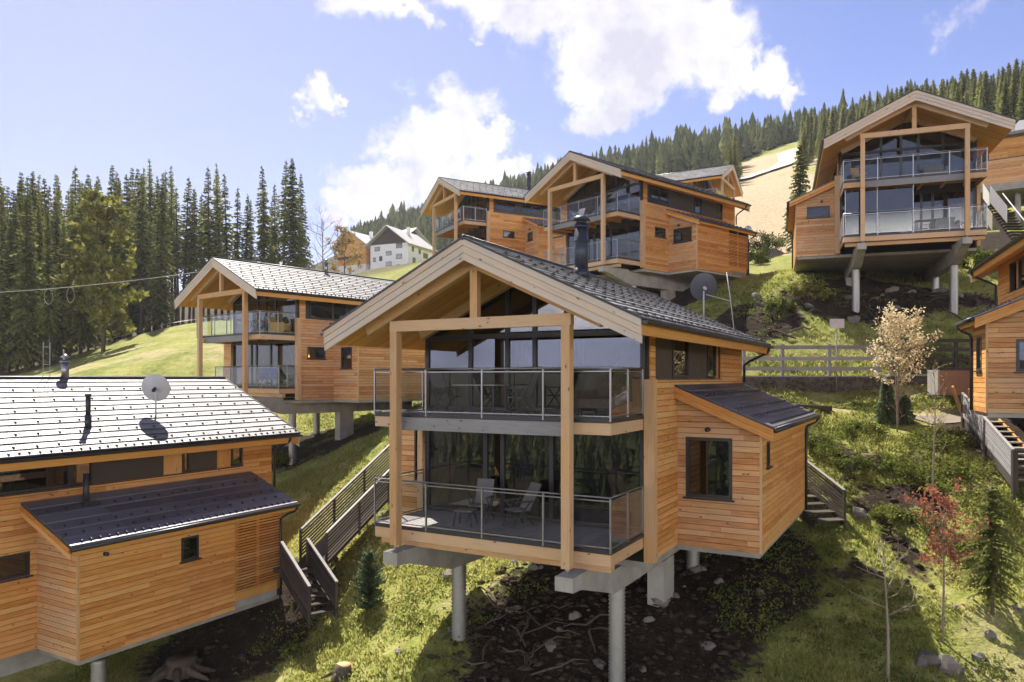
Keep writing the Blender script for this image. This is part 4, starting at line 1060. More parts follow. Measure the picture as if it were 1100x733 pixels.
def broadleaf(name, seed, h, spread, loc, label, leafmat, leaves=900, leaf=.11, barkmat='bark', group=None, cat='tree', start=.3, up=.75, levels=3, tr=None, crownname='crown', lean=(0, 0), nmain=9):
    g = random.Random(seed); root = empty(name, loc, 0, label, cat, group); mb = MB(); tips = []
    tr = tr or h * .012
    def trunkp(t): return (lean[0] * t * h + .03 * h * math.sin(t * 3 + seed) * t, lean[1] * t * h, h * t)
    mb.tube([trunkp(-.05)] + [trunkp(t) for t in (.2, .4, .6, .8, 1.)], [tr * 1.1, tr, tr * .8, tr * .6, tr * .35, tr * .1], barkmat, 7)
    def branch(p, d, L, r, lv):
        pts = [p]; q = np.array(p); dd = np.array(d)
        for i in range(3):
            dd = dd + np.array([g.gauss(0, .16), g.gauss(0, .16), g.gauss(.06, .1)]); dd /= np.linalg.norm(dd); q = q + dd * L / 3; pts.append(tuple(q))
        mb.tube(pts, [r, r * .75, r * .5, r * .2], barkmat, 5, False)
        tips.extend((pts[1], pts[2], pts[3]))
        if lv > 0:
            for i in range(g.choice((2, 3, 3))):
                b = pts[g.choice((1, 2, 2, 3))]; nd = dd + np.array([g.gauss(0, .6), g.gauss(0, .6), g.gauss(.15, .35)]); nd /= np.linalg.norm(nd)
                branch(b, nd, L * g.uniform(.45, .7), r * .5, lv - 1)
    for i in range(nmain):
        t = start + (1 - start) * (i + g.random()) / nmain * .95; a = i * 2.4 + g.uniform(-.4, .4)
        L = spread * (1.05 - .75 * abs(t - (start + .25)) / (1 - start)) * g.uniform(.75, 1.1)
        d = np.array([math.cos(a), math.sin(a), up * g.uniform(.6, 1.3)]); d /= np.linalg.norm(d)
        branch(trunkp(t), d, max(.3, L), tr * .45, levels - 1)
    mb.build('trunk', root)
    if leaves:
        r = np.random.default_rng(seed); P = np.array(tips); k = r.integers(0, len(P), leaves)
        C = P[k] + r.normal(0, spread * .07, (leaves, 3)); A = r.normal(0, 1, (leaves, 3)); A /= np.linalg.norm(A, axis=1)[:, None]; Bv = np.cross(A, r.normal(0, 1, (leaves, 3))); Bv /= np.linalg.norm(Bv, axis=1)[:, None]
        s = leaf * r.uniform(.6, 1.3, (leaves, 1))
        V = np.stack([C - A * s, C + Bv * s * .55, C + A * s, C - Bv * s * .55], 1).reshape(-1, 3); F = np.arange(leaves * 4).reshape(-1, 4)
        fast_mesh(crownname, V, F, r.random(leaves), leafmat, root)
    return root
def at(px, py, **k):
    return hit(px, py, **k)
def on(X, Y, dz=-.05): return (X, Y, H(X, Y) + dz)
broadleaf('larch', 21, 16.5, 2.9, on(-42.8, 77.5), 'yellow-green young larch at the edge of the dark spruce wood', 'yellowgreen', 5200, .34, start=.1, nmain=34, up=.25)
broadleaf('larch', 29, 9, 1.9, on(-36.5, 112), 'small fresh-green larch at the right end of the spruce wood', 'yellowgreen', 2200, .3, start=.1, nmain=24, up=.3)
broadleaf('larch', 30, 12, 2.2, on(-68, 92), 'light green larch at the far left in front of the spruce wood', 'yellowgreen', 3000, .3, start=.12, nmain=26, up=.3)
broadleaf('bare_tree', 22, 12, 4.5, on(-31, 122), 'bare leafless tree between the spruce wood and the brown far house', 'golden', 0, levels=4, nmain=16, barkmat='palebark')
broadleaf('golden_tree', 23, 8.5, 2.8, on(-28.0, 124), 'golden-brown catkin tree in front of the brown far house', 'golden', 1000, .26, nmain=16, start=.15)
b = pix(966, 440, 32.5)
broadleaf('flowering_tree', 24, 4.4, 1.25, on(16.85, 32.3), 'small tree covered in pale beige spring leaves beside the road fence', 'blossom', 3000, .065, 'palebark', start=.36, nmain=30, up=.85)
broadleaf('bare_tree', 25, 5.0, .9, on(15.0, 26.4), 'tall thin leafless sapling behind the red-leaved tree', 'golden', 60, .05, 'palebark', start=.3, nmain=14, up=1.1, tr=.035)
broadleaf('red_tree', 26, 4.2, .8, on(12.15, 20.9), 'young tree with coppery red leaves in the sun at the lower right', 'redleaf', 1300, .055, 'palebark', start=.38, nmain=22, up=1.0, tr=.035)
broadleaf('bare_tree', 27, 3.6, 1.0, on(9.95, 19.6), 'crooked leafless sapling standing in the shade at the lower right', 'golden', 0, .05, 'palebark', start=.45, nmain=8, up=.7, tr=.045)
broadleaf('bare_tree', 28, 3.4, .8, on(16.4, 31.5), 'leafless thorny shrub tree left of the brown planter box', 'golden', 30, .05, 'palebark', start=.15, nmain=9, up=1.2, tr=.03)
# young conifers
conifer('young_pine', 41, 2.2, .62, .04, on(-4.75, 24.6), 'little blue-green pine on the sunny grass below the stairs', 'tree', dens=1.0, mat='pine', stubs=False, tr=.035, lift=.55, ragged=.5)
conifer('young_spruce', 42, 4.0, 1.2, .18, on(14.0, 21.6), 'dark young spruce with drooping boughs at the lower right edge', 'tree', dens=.8, mat='spruce', stubs=False, tr=.05, ragged=.65)
for (X, Yv, h) in ((16.55, 32.7, 2.2), (17.2, 32.5, 1.5)):
    conifer('thuja', 43, h, .42, .02, on(X, Yv), 'taller dark columnar thuja left of the trunk of the pale tree' if h > 2 else 'shorter dark columnar thuja right of the trunk of the pale tree', 'shrub', dens=2.2, mat='pine', ragged=.15, stubs=False, tr=.03)
# dark spruce left of the upper right chalet
conifer('spruce', 44, 10.5, 2.0, .05, (28.0, 72, H(28., 72)), 'single dark spruce right behind the lean-to of the upper right chalet', 'tree', dens=1.1, stubs=False)
# shrubs
def shrub(seed, loc, r, h, label, mat='bush', leaves=1400, leaf=.055, group=None):
    g = np.random.default_rng(seed); root = empty('shrub', loc, 0, label, 'shrub', group); rr = random.Random(seed); mb = MB(); P = []
    for i in range(16):
        a = rr.uniform(0, 6.28); q = r * math.sqrt(rr.random()); tip = (q * math.cos(a), q * math.sin(a), h * rr.uniform(.45, 1) * (1 - .4 * (q / r) ** 2)); mid = (tip[0] * .4, tip[1] * .4, tip[2] * .55)
        mb.tube([(0, 0, -.1), mid, tip], [.02, .013, .004], 'bark', 4, False)
        for t in np.linspace(.35, 1, 9): P.append(np.array(mid) * (1 - t) + np.array(tip) * t)
    mb.build('stem', root)
    P = np.array(P); C = P[g.integers(0, len(P), leaves)] + g.normal(0, .11 * r, (leaves, 3)); C[:, 2] = np.abs(C[:, 2])
    A = g.normal(0, 1, (leaves, 3)); A /= np.linalg.norm(A, axis=1)[:, None]; Bv = np.cross(A, g.normal(0, 1, (leaves, 3))); Bv /= np.linalg.norm(Bv, axis=1)[:, None]; s = leaf * g.uniform(.6, 1.4, (leaves, 1))
    fast_mesh('leaves', np.stack([C - A * s, C + Bv * s * .6, C + A * s, C - Bv * s * .6], 1).reshape(-1, 3), np.arange(leaves * 4).reshape(-1, 4), g.random(leaves), mat, root)
SH = [(915, 492, 28.6, .8, .8, 'leafy bush left of the dark slope stump', 'bush'), (958, 482, 28.8, .8, .6, 'leafy bush right of the dark slope stump', 'bush'), (925, 455, 31.5, 1.0, .6, 'spreading bush on the slope above the dark stump', 'bush'), (1005, 520, 27., .8, .7, 'bush behind the tall bare sapling', 'bush'), (955, 545, 25.8, .7, .5, 'bush between the rear stair and the red tree', 'bush'), (884, 480, 30, .9, 1.1, 'leafy bush right beside the lean-to roof of the nearest chalet', 'bush'), (900, 540, 27, .7, .6, 'low dark bush beside the rear stair of the nearest chalet', 'bush'),
      (1010, 470, 29.5, 1.3, .9, 'spreading green bush below the gravel path', 'bush'), (1040, 500, 27.5, 1.2, .8, 'broad green bush left of the grey slatted stair', 'bush'), (975, 500, 28.2, 1.1, .7, 'low bush on the slope left of the tall bare sapling', 'bush'),
      (1060, 540, 25.5, 1.2, .7, 'bright green bush below the grey slatted stair', 'bush'), (985, 560, 25.3, .9, .55, 'low bush behind the red tree, on its left', 'bush'), (1035, 580, 24., .9, .6, 'low bush behind the red tree, on its right', 'bush'),
      (870, 345, 43, 1.2, 1.5, 'sunlit bush on the bank above the road fence', 'yellowgreen'), (824, 262, 72, 1.9, 2.6, 'leafy bush on the meadow right of the large upper chalet', 'bush'), (840, 340, 42, .9, 1.0, 'dark bush at the left end of the bank below the upper right chalet', 'bush'),
      (1045, 262, 49, 1.3, 1.6, 'bush behind the right column of the upper right chalet', 'bush'), (812, 280, 66, 1.2, 1.4, 'smaller bush below the meadow bush by the large upper chalet', 'bush'), (300, 452, 42, .8, .8, 'dry bush below the balcony of the mid-sized chalet', 'bush'), (392, 640, 24.4, .0, 0, '', '')]
for i, (px, py, d, r, h, lab, mt) in enumerate(SH):
    if r: X = (px - 550) / F_PX * d; shrub(60 + i, on(X, d), r, h, lab, mt, int(900 + 900 * r), .05 if d < 35 else .09)
shrub(90, on(-6.9, 23.6), .5, .45, 'small ragged bush in the shade right of the left chalet', 'bush', 500, .05)

# grass: nobody could count it
def grass():
    g = np.random.default_rng(9); N = 75000
    x = g.uniform(-15, 27, N); y = 15 + 23 * g.random(N) ** 1.25
    x = np.r_[x, g.uniform(8, 30, 6000)]; y = np.r_[y, g.uniform(36.9, 50, 6000)]
    x = np.r_[x, g.uniform(-22, -4, 7000)]; y = np.r_[y, g.uniform(36, 56, 7000)]
    s, d, w = masks(x, y); n1 = _hash_noise(x, y, 1.7, 8) + .5; n2 = _hash_noise(x, y, .6, 9) + .5
    keep = (s < .38) & (d < .42) & (n1 * .6 + n2 * .4 > .3) & ~((x > 15.2) & (x < 20.5) & (y > 31.2) & (y < 33.4))
    x, y, n1, n2 = x[keep], y[keep], n1[keep], n2[keep]; z = height(x, y); m = len(x); V = []; T = []
    for b in range(4):
        a = g.uniform(0, 6.28, m); h = (.05 + .13 * n1 * g.random(m) + .05 * n2) * (1 + (y > 36) * .6); w_ = .018 + .014 * g.random(m); le = g.uniform(.2, 1.1, m) * h
        ox = g.normal(0, .06, m); oy = g.normal(0, .06, m); c, sn = np.cos(a), np.sin(a)
        B0 = np.c_[x + ox - sn * w_, y + oy + c * w_, z - .02]; B1 = np.c_[x + ox + sn * w_, y + oy - c * w_, z - .02]; Tp = np.c_[x + ox + c * le, y + oy + sn * le, z + h]
        V.append(np.stack([B0, B1, Tp], 1)); T.append(np.clip(.25 + .55 * _hash_noise(x, y, 2.6, 12) + .5 * g.random(m), 0, 1))
    V = np.concatenate(V).reshape(-1, 3); F = np.arange(len(V)).reshape(-1, 3)
    tag(fast_mesh('grass', V, F, np.concatenate(T), 'grass'), 'rough meadow grass growing over the slope between the chalets', 'grass', kind='stuff')
grass()

def undergrowth():
    """low weeds, brambles and dry stalks: one uncountable cover"""
    g = np.random.default_rng(19); N = 3600
    x = np.r_[g.uniform(6, 23, N), g.uniform(-9, 1, 500), g.uniform(-20, -5, 500), g.uniform(9, 28, 900)]; y = np.r_[g.uniform(19, 35, N), g.uniform(20, 30, 500), g.uniform(34, 52, 500), g.uniform(37.5, 47, 900)]
    s, d, w = masks(x, y); n1 = _hash_noise(x, y, 2.4, 41) + .5 * _hash_noise(x, y, .9, 42)
    k = (n1 > .02) & ~((x > 15.6) & (x < 20.5) & (y > 31) & (y < 33.6)); x, y, n1 = x[k], y[k], n1[k]; z = height(x, y); V = []; T = []
    for xx, yy, zz, nn in zip(x, y, z, n1):
        m = int(g.integers(14, 34)); h = g.uniform(.08, .2) + .45 * max(0, nn) * g.random(); r = g.uniform(.1, .28); tb = g.random()
        C = np.c_[xx + g.normal(0, r, m), yy + g.normal(0, r, m), zz + h * g.random(m)]; A = g.normal(0, 1, (m, 3)); A[:, 2] += .5; A /= np.linalg.norm(A, axis=1)[:, None]; B_ = np.cross(A, g.normal(0, 1, (m, 3))); B_ /= np.linalg.norm(B_, axis=1)[:, None]
        s_ = g.uniform(.025, .065, (m, 1)); V.append(np.stack([C - A * s_, C + B_ * s_ * .6, C + A * s_, C - B_ * s_ * .6], 1).reshape(-1, 3)); T.append(np.clip(tb * .8 + g.normal(.1, .12, m), 0, 1))
    V = np.concatenate(V); F = np.arange(len(V)).reshape(-1, 4)
    tag(fast_mesh('undergrowth', V, F, np.concatenate(T), 'bush'), 'low weeds and brambles growing in patches over the slope', 'undergrowth', kind='stuff')
undergrowth()

# ------------------------------------------------------------------ stones, stumps, dead wood
def rock_mesh(mb, c, s, seed, mat='rock'):
    g = np.random.default_rng(seed); bm_v = []; n1, n2 = 7, 9; sc_ = g.uniform(.7, 1.25, 3); ph = g.uniform(0, 6.28, 6)
    rings = []
    for i in range(n1):
        th = math.pi * i / (n1 - 1); rg_ = []
        for j in range(n2):
            a = 2 * math.pi * j / n2; p = np.array([math.sin(th) * math.cos(a), math.sin(th) * math.sin(a), math.cos(th)])
            k = 1 + .22 * math.sin(3 * p[0] + ph[0] + 2 * p[2]) + .18 * math.sin(4 * p[1] + ph[1]) + .12 * math.sin(6 * p[2] + 5 * p[0] + ph[2])
            rg_.append(tuple(np.array(c) + p * k * s * sc_ * np.array([1, 1, .7])))
        rings.append(rg_)
    t = g.random()
    for i in range(n1 - 1):
        for j in range(n2):
            j2 = (j + 1) % n2
            q = [rings[i][j], rings[i + 1][j], rings[i + 1][j2], rings[i][j2]]
            if i == 0: q = [rings[0][0], rings[1][j], rings[1][j2]]
            if i == n1 - 2: q = [rings[i][j], rings[n1 - 1][0], rings[i][j2]]
            mb.poly(q, mat, t)
def rock(px, py, s, label, group=None, seed=0, d=None):
    p = hit(px, py, 12) if d is None else on((px - 550) / F_PX * d, d, 0)
    mb = MB(); rock_mesh(mb, (0, 0, s * .22), s, seed); o = mb.build('stone', loc=(p[0], p[1], p[2])); tag(o, label, 'stone', group)
rock(995, 712, .33, 'large pale stone in the shade at the foot of the red tree', None, 1); rock(1018, 722, .36, 'long pale stone at the bottom edge near the red tree', None, 2)
rock(1052, 716, .2, 'white stone lying in the sun right of the red tree', None, 3); rock(1062, 683, .14, 'small sunlit stone below the young spruce', None, 4); rock(708, 652, .3, 'pale block of stone in front of the concrete pier', None, 5)
rock(645, 722, .19, 'pale stone at the foot of the right front column', None, 6); rock(923, 561, .28, 'flat pale rock on the edge of the sunny grass near the rear stair', None, 7); rock(480, 620, .22, 'pale stone on the sunny grass behind the left column', None, 8)
rg = random.Random(77)
for i in range(48):
    u = rg.uniform(-.5, 8.5); v = rg.uniform(-1.2, 9); X, Y_, _ = to_world('main', u, v, 0); s = rg.choice((.05, .07, .09, .12, .17))
    mb = MB(); rock_mesh(mb, (0, 0, s * .2), s, 200 + i); tag(mb.build('stone', loc=on(X, Y_, 0)), 'dusty stone lying on the bare soil under the nearest chalet', 'stone', 'stones under the nearest chalet')
for i in range(26):
    X = rg.uniform(14, 29); Y_ = rg.uniform(39.8, 44.5); s = rg.choice((.12, .18, .25, .32))
    mb = MB(); rock_mesh(mb, (0, 0, s * .2), s, 400 + i); tag(mb.build('stone', loc=on(X, Y_, 0)), 'grey stone on the bare bank under the upper right chalet', 'stone', 'stones on the upper bank')
for i in range(24):
    X = rg.uniform(10, 17); Y_ = rg.uniform(17.5, 22.5); s = rg.choice((.05, .07, .1))
    mb = MB(); rock_mesh(mb, (0, 0, s * .2), s, 500 + i); tag(mb.build('stone', loc=on(X, Y_, 0)), 'small stone strewn over the dry ground at the lower right', 'stone', 'stones at the lower right')
def rubble():
    g = np.random.default_rng(23); V = []; F = []; T = []; P = []
    for i in range(4600):
        u = g.uniform(-1.2, 9); v = g.uniform(-1.8, 10); X, Y_, _ = to_world('main', u, v, 0); P.append((X, Y_))
    P += [(g.uniform(13, 29), g.uniform(39.6, 45)) for i in range(1500)] + [(g.uniform(8, 15), g.uniform(18, 30)) for i in range(900)] + [(g.uniform(-14, -6), g.uniform(22, 29)) for i in range(700)]
    P = np.array(P); s, d, w = masks(P[:, 0], P[:, 1]); keep = (s > .3) | (g.random(len(P)) < .06); P = P[keep]; Z = height(P[:, 0], P[:, 1])
    ico = np.array([(0, 0, 1), (.9, 0, .1), (.3, .85, .0), (-.75, .5, .1), (-.7, -.55, 0), (.28, -.9, .1), (0, 0, -.6)]); fi = [(0, 1, 2), (0, 2, 3), (0, 3, 4), (0, 4, 5), (0, 5, 1), (6, 2, 1), (6, 3, 2), (6, 4, 3), (6, 5, 4), (6, 1, 5)]
    for (x, y), z in zip(P, Z):
        sz_ = .025 + .15 * g.random() ** 4; a = g.uniform(0, 6.28); c, sn = math.cos(a), math.sin(a); m = ico * g.uniform(.6, 1.35, (7, 3)) * sz_ * np.array([g.uniform(.8, 1.6), 1, .7]); m = np.c_[m[:, 0] * c - m[:, 1] * sn, m[:, 0] * sn + m[:, 1] * c, m[:, 2]]
        k = len(V) ; V.extend(m + (x, y, z + sz_ * .15)); F.extend([(k + i, k + j, k + l) for i, j, l in fi]); T.extend([g.random()] * 10)
    tag(fast_mesh('rubble', np.array(V), np.array(F), T, 'clod'), 'dark clods and gravel strewn over the bare soil', 'rubble', kind='stuff')
M['clod'] = plain('earth_clods', (.05, .038, .028), .95, spec=.1, var=.6, scale=9., bump=.6)
rubble()
# branches and roots under the house
for i in range(52):
    u = rg.uniform(.6, 5.0); v = rg.uniform(-.3, 5); X, Y_, _ = to_world('main', u, v, 0); a = rg.uniform(0, 6.28); L = rg.uniform(.4, 1.6); r = rg.uniform(.012, .045)
    mb = MB(); pts = []
    for t in np.linspace(-.5, .5, 5):
        x = X + L * t * math.cos(a) + rg.gauss(0, .05); y = Y_ + L * t * math.sin(a) + rg.gauss(0, .05); pts.append((x - X, y - Y_, H(x, y) - H(X, Y_) + r + rg.uniform(0, .16)))
    mb.tube(pts, [r * .5, r, r * .9, r * .7, r * .3], 'deadwood', 6); tag(mb.build('dead_branch', loc=(X, Y_, H(X, Y_))), 'dry broken branch on the soil heap under the nearest chalet', 'branch', 'dead branches under the nearest chalet')
for i in range(22):
    X = rg.uniform(14, 28); Y_ = rg.uniform(40, 43.8); a = rg.uniform(0, 6.28); L = rg.uniform(.6, 2.2); r = rg.uniform(.02, .07); mb = MB(); pts = []
    for t in np.linspace(-.5, .5, 5):
        x = X + L * t * math.cos(a) + rg.gauss(0, .07); y = Y_ + L * t * math.sin(a) + rg.gauss(0, .07); pts.append((x - X, y - Y_, H(x, y) - H(X, Y_) + r + rg.uniform(0, .25)))
    mb.tube(pts, [r * .5, r, r * .9, r * .7, r * .3], 'deadwood', 6); tag(mb.build('dead_branch', loc=(X, Y_, H(X, Y_))), 'dry branch or root on the bank under the upper right chalet', 'branch', 'dead branches on the upper bank')
def stump(px, py, r, h, label, d=None, roots=6, seed=1):
    p = hit(px, py, 12) if d is None else on((px - 550) / F_PX * d, d, 0); g = random.Random(seed); root = empty('tree_stump', p, g.uniform(0, 6), label, 'stump'); mb = MB()
    mb.tube([(0, 0, -.3), (0, 0, .08), (0, 0, h * .5), (.02, 0, h)], [r * 1.5, r * 1.2, r, r * .97], 'deadwood', 12)
    for i in range(roots):
        a = i * 6.28 / roots + g.uniform(-.3, .3); L = r * g.uniform(1.8, 3.2); mb.tube([(.6 * r * math.cos(a), .6 * r * math.sin(a), h * .4), (1.3 * r * math.cos(a), 1.3 * r * math.sin(a), .08), (L * math.cos(a + .2), L * math.sin(a + .2), -.08)], [r * .4, r * .28, r * .08], 'deadwood', 6)
    mb.build('trunk', root); mb = MB(); mb.cyl((.02, 0, h), r * .93, .012, 'cutwood' if r < .3 else 'deadwood', 12); mb.build('cut_face', root)
stump(368, 730, .24, .34, 'weathered tree stump on the grass at the bottom edge', seed=1)
stump(935, 500, .36, .42, 'dark stump jutting out of the grassy slope', seed=2)
stump(195, 722, .5, .4, 'root plate of a felled tree in the shade below the left chalet', seed=3, roots=9)
stump(885, 415, .2, .2, 'low stump on the grass below the gabion wall', d=33.6, seed=4)
mb = MB(); mb.tube([(-1.2, 0, .12), (0, .1, .16), (1.5, -.3, .1)], [.12, .16, .1], 'deadwood', 8); tag(mb.build('log', loc=on(12.9, 33.6, 0)), 'grey fallen log on the grass below the gabion wall', 'log')

# ------------------------------------------------------------------ road fence, wall, signs, planter
mb = MB(); g = np.random.default_rng(4)
M['gabion'] = plain('gabion_stone', (.12, .105, .09), .95, spec=.1, var=.45, scale=7., bump=.8)
root = empty('retaining_wall', (14.6, 36., -1.), 0, 'low dark stone-filled retaining wall under the road fence', 'wall')
mb.box((-3.6, 0, -.4), (3.7, .5, 1.06), 'gabion')
for i in range(420):
    x = g.uniform(-3.6, 3.6); z = g.uniform(-.2, 1.02); rock_mesh(mb, (x, .0, z), g.uniform(.07, .13), 900 + i, 'gabion')
mb.build('stone_filling', root); mb = MB(); mb.box((-3.65, -.06, 1.065), (3.75, .55, 1.13), 'greywood'); mb.build('coping', root)
root = empty('retaining_wall', (20.2, 36., -1.), 0, 'pale-capped dark wall behind the brown planter box', 'wall'); mb = MB(); mb.box((-1.85, .02, -.4), (3.4, .45, 1.1), 'gabion'); mb.build('stone_filling', root); mb = MB(); mb.box((-1.85, -.06, 1.105), (3.4, .5, 1.19), 'concrete'); mb.build('coping', root)
def rail_fence(loc, L, posts, rails, label, wood_='greywood', h=1.6):
    root = empty('rail_fence', loc, 0, label, 'fence')
    for x in posts: mb = MB(); mb.box((x - .07, -.02, -.3), (x + .07, .12, h), wood_); mb.build('post', root)
    for z in rails: mb = MB(); mb.box((0, -.075, z - .09), (L, -.022, z + .09), wood_); mb.build('rail', root)
rail_fence((11.0, 36.35, .12), 7.1, (.4, 2.3, 4.6, 7.0), (.35, .85, 1.4), 'silvered three-rail wooden fence on top of the gabion wall', h=1.55)
rail_fence((18.9, 36.8, .12), 5.5, (.3, 1.2, 3.2, 5.2), (.3, .8, 1.3, 1.75), 'dark four-rail fence behind the brown planter box', 'darkwood', 1.85)
root = empty('planter_box', (20.0, 33.6, -.75), 0, 'brown planter box between the pale tree and the right chalet', 'planter'); mb = MB(); mb.box((-.75, -.3, 0), (.95, -.24, 1.1), 'planter'); mb.box((-.75, .45, 0), (.95, .5, 1.1), 'planter'); mb.box((.9, -.23, 0), (.95, .44, 1.1), 'planter'); mb.build('side_panel', root)
mb = MB(); mb.box((-.85, -.32, 0), (-.76, .52, 1.13), 'concrete'); mb.build('end_panel', root); mb = MB(); mb.box((-.75, -.2, .2), (.89, .44, .95), 'ground'); mb.build('soil', root)
root = empty('sign_post', (15.65, 35.7, -.1), 0, 'small blank white sign panel on a thin pole in front of the rail fence', 'sign'); mb = MB(); mb.tube([(0, 0, -.6), (0, 0, 2.95)], .028, 'galv', 8); mb.build('pole', root); mb = MB(); mb.box((-.34, -.05, 2.52), (.36, -.03, 2.96), 'sign'); mb.build('sign_panel', root)
root = empty('road_sign', (23., 72., H(23., 72.)), 0, 'round traffic sign seen from behind beside the large upper chalet', 'sign'); mb = MB(); mb.tube([(0, 0, -.3), (0, 0, 3.1)], .04, 'galv', 8); mb.build('pole', root)
mb = MB(); mb.tube([(0, .06, 2.75), (0, .08, 2.75)], .36, 'sign', 20); mb.build('sign_disc', root)

# ------------------------------------------------------------------ stairs and ramps
def slat_rail(mb, p0, p1, h, n=9, post=True, mat='darkwood', cap='deck', th=.03):
    """railing of horizontal slats following the line p0-p1 (floor level)"""
    a = np.array(p0, float); b = np.array(p1, float)
    for i in range(n):
        z = .12 + (h - .18) * i / (n - 1); mb.bar(tuple(a + (0, 0, z)), tuple(b + (0, 0, z)), th, .06, mat)
    if cap: mb.bar(tuple(a + (0, 0, h)), tuple(b + (0, 0, h)), .1, .04, cap)
    if post:
        L = np.linalg.norm((b - a)[:2]); k = max(1, int(L / 1.5))
        for i in range(k + 1):
            q = a + (b - a) * i / k; mb.box((q[0] - .04, q[1] - .04, q[2] - .25), (q[0] + .04, q[1] + .04, q[2] + h - .02), mat)
def stair_thing(name, label, segs, base, cat='stairs'):
    """segs: (kind, pL0, pL1, pR0, pR1, railL, railR) floor-edge points in world space"""
    root = empty(name, base, 0, label, cat); B0 = np.array(base)
    for kind, l0, l1, r0, r1, rl, rr, h, n in segs:
        l0, l1, r0, r1 = (np.array(p, float) - B0 for p in (l0, l1, r0, r1))
        mb = MB()
        if kind == 'stair':
            k = max(2, int(abs(l1[2] - l0[2]) / .17)); 
            for i in range(k):
                t0, t1 = i / k, (i + 1) / k; z = l0[2] + (l1[2] - l0[2]) * (t0 + t1) / 2
                q = [l0 + (l1 - l0) * t0, l0 + (l1 - l0) * (t1 + .04), r0 + (r1 - r0) * (t1 + .04), r0 + (r1 - r0) * t0]
                mb.hexa([(p[0], p[1], z - .045) for p in q] + [(p[0], p[1], z) for p in q], 'darkwood')
            mb.bar(tuple(l0 - (0, 0, .12)), tuple(l1 - (0, 0, .12)), .05, .22, 'darkwood'); mb.bar(tuple(r0 - (0, 0, .12)), tuple(r1 - (0, 0, .12)), .05, .22, 'darkwood')
            mb.build('flight', root)
        else:
            q = [l0, l1, r1, r0]; mb.hexa([(p[0], p[1], p[2] - .14) for p in q] + [tuple(p) for p in q], 'darkwood'); mb.build('landing' if kind == 'flat' else 'ramp', root)
        for f, a, b in ((rl, l0, l1), (rr, r0, r1)):
            if f: mb = MB(); slat_rail(mb, a, b, h, n); mb.build('railing', root)
    return root
D_ = np.array((.46, .89, .5)); Bk = np.array((-7.6, 26.6, -6.5)); Fr = np.array((-6.53, 26.05, -6.5)); T = 7.2
stair_thing('entrance_stairs', 'dark slatted wooden stairs and ramp between the left and the middle chalet', [
    ('ramp', Bk, Bk + D_ * T, Fr, Fr + D_ * T, True, True, 1.05, 8),
    ('flat', (-8.3, 25.7, -6.6), Bk - (0, 0, .1), (-7.45, 25.3, -6.6), Fr - (0, 0, .1), False, False, 1., 8),
    ('stair', (-7.95, 25.55, -6.62), (-6.55, 23.95, -7.72), (-7.2, 26.05, -6.62), (-5.8, 24.5, -7.72), True, True, .98, 10)], (-7.5, 25.8, H(-7.5, 25.8)))
mb = MB()
stair_thing('rear_stairs', 'dark stair with slatted railing behind the lean-to of the nearest chalet', [
    ('stair', (11.0, 28.3, -4.05), (11.45, 25.5, -4.95), (9.9, 28.1, -4.05), (10.35, 25.3, -4.95), True, False, 1.1, 9)], (11, 27, H(11, 27)))
# grey slatted stair by the right chalet
base = (18.2, 28., H(18.2, 28.)); root = empty('side_stairs', base, 0, 'stairs with a silvery slatted parapet running down beside the right-hand chalet', 'stairs')
a = np.array((19.0, 31.2, -1.7)) - base; b = np.array((17.0, 25.1, -3.5)) - base; s = np.array((1.3, -.35, 0))
mb = MB(); slat_rail(mb, a, b, 1.08, 11, False, 'greywood', 'greywood', .035); mb.build('parapet', root)
for q in (a, (a + b) / 2, b): mb = MB(); mb.box((q[0] - .05, q[1] - .05, q[2] - .9), (q[0] + .05, q[1] + .05, q[2] + 1.04), 'darkwood'); mb.build('post', root)
mb = MB(); slat_rail(mb, b + (.1, 0, -.1), b + s + (-.0, 0, -.1), 1.15, 8, True, 'darkwood', 'darkwood'); mb.build('end_railing', root)
mb = MB(); k = 11
for i in range(k):
    q = a + (b - a) * (i + .5) / k + (.08, 0, 0); d = (b - a) / k * .5
    p = [q - d, q + d, q + d + s, q - d + s]; mb.hexa([(w[0], w[1], q[2] - .05) for w in p] + [(w[0], w[1], q[2]) for w in p], 'deck')
mb.bar(tuple(a + s - (0, 0, .1)), tuple(b + s - (0, 0, .1)), .06, .25, 'soffit'); mb.bar(tuple(a + (.06, 0, -.15)), tuple(b + (.06, 0, -.15)), .05, .3, 'darkwood'); mb.build('flight', root)
mb = MB(); mb.bar((19.2, 31.6, -1.5), (18.5, 31.1, -.35), .1, .12, 'cutwood'); tag(mb.build('timber_offcut'), 'short sunlit timber leaning at the head of the silvery stair', 'timber')
mb = MB(); mb.bar((19.55, 31.3, -1.5), (19.35, 31.2, -.45), .26, .06, 'cutwood'); tag(mb.build('timber_offcut'), 'pale plank propped against the corner of the right-hand lean-to', 'timber')
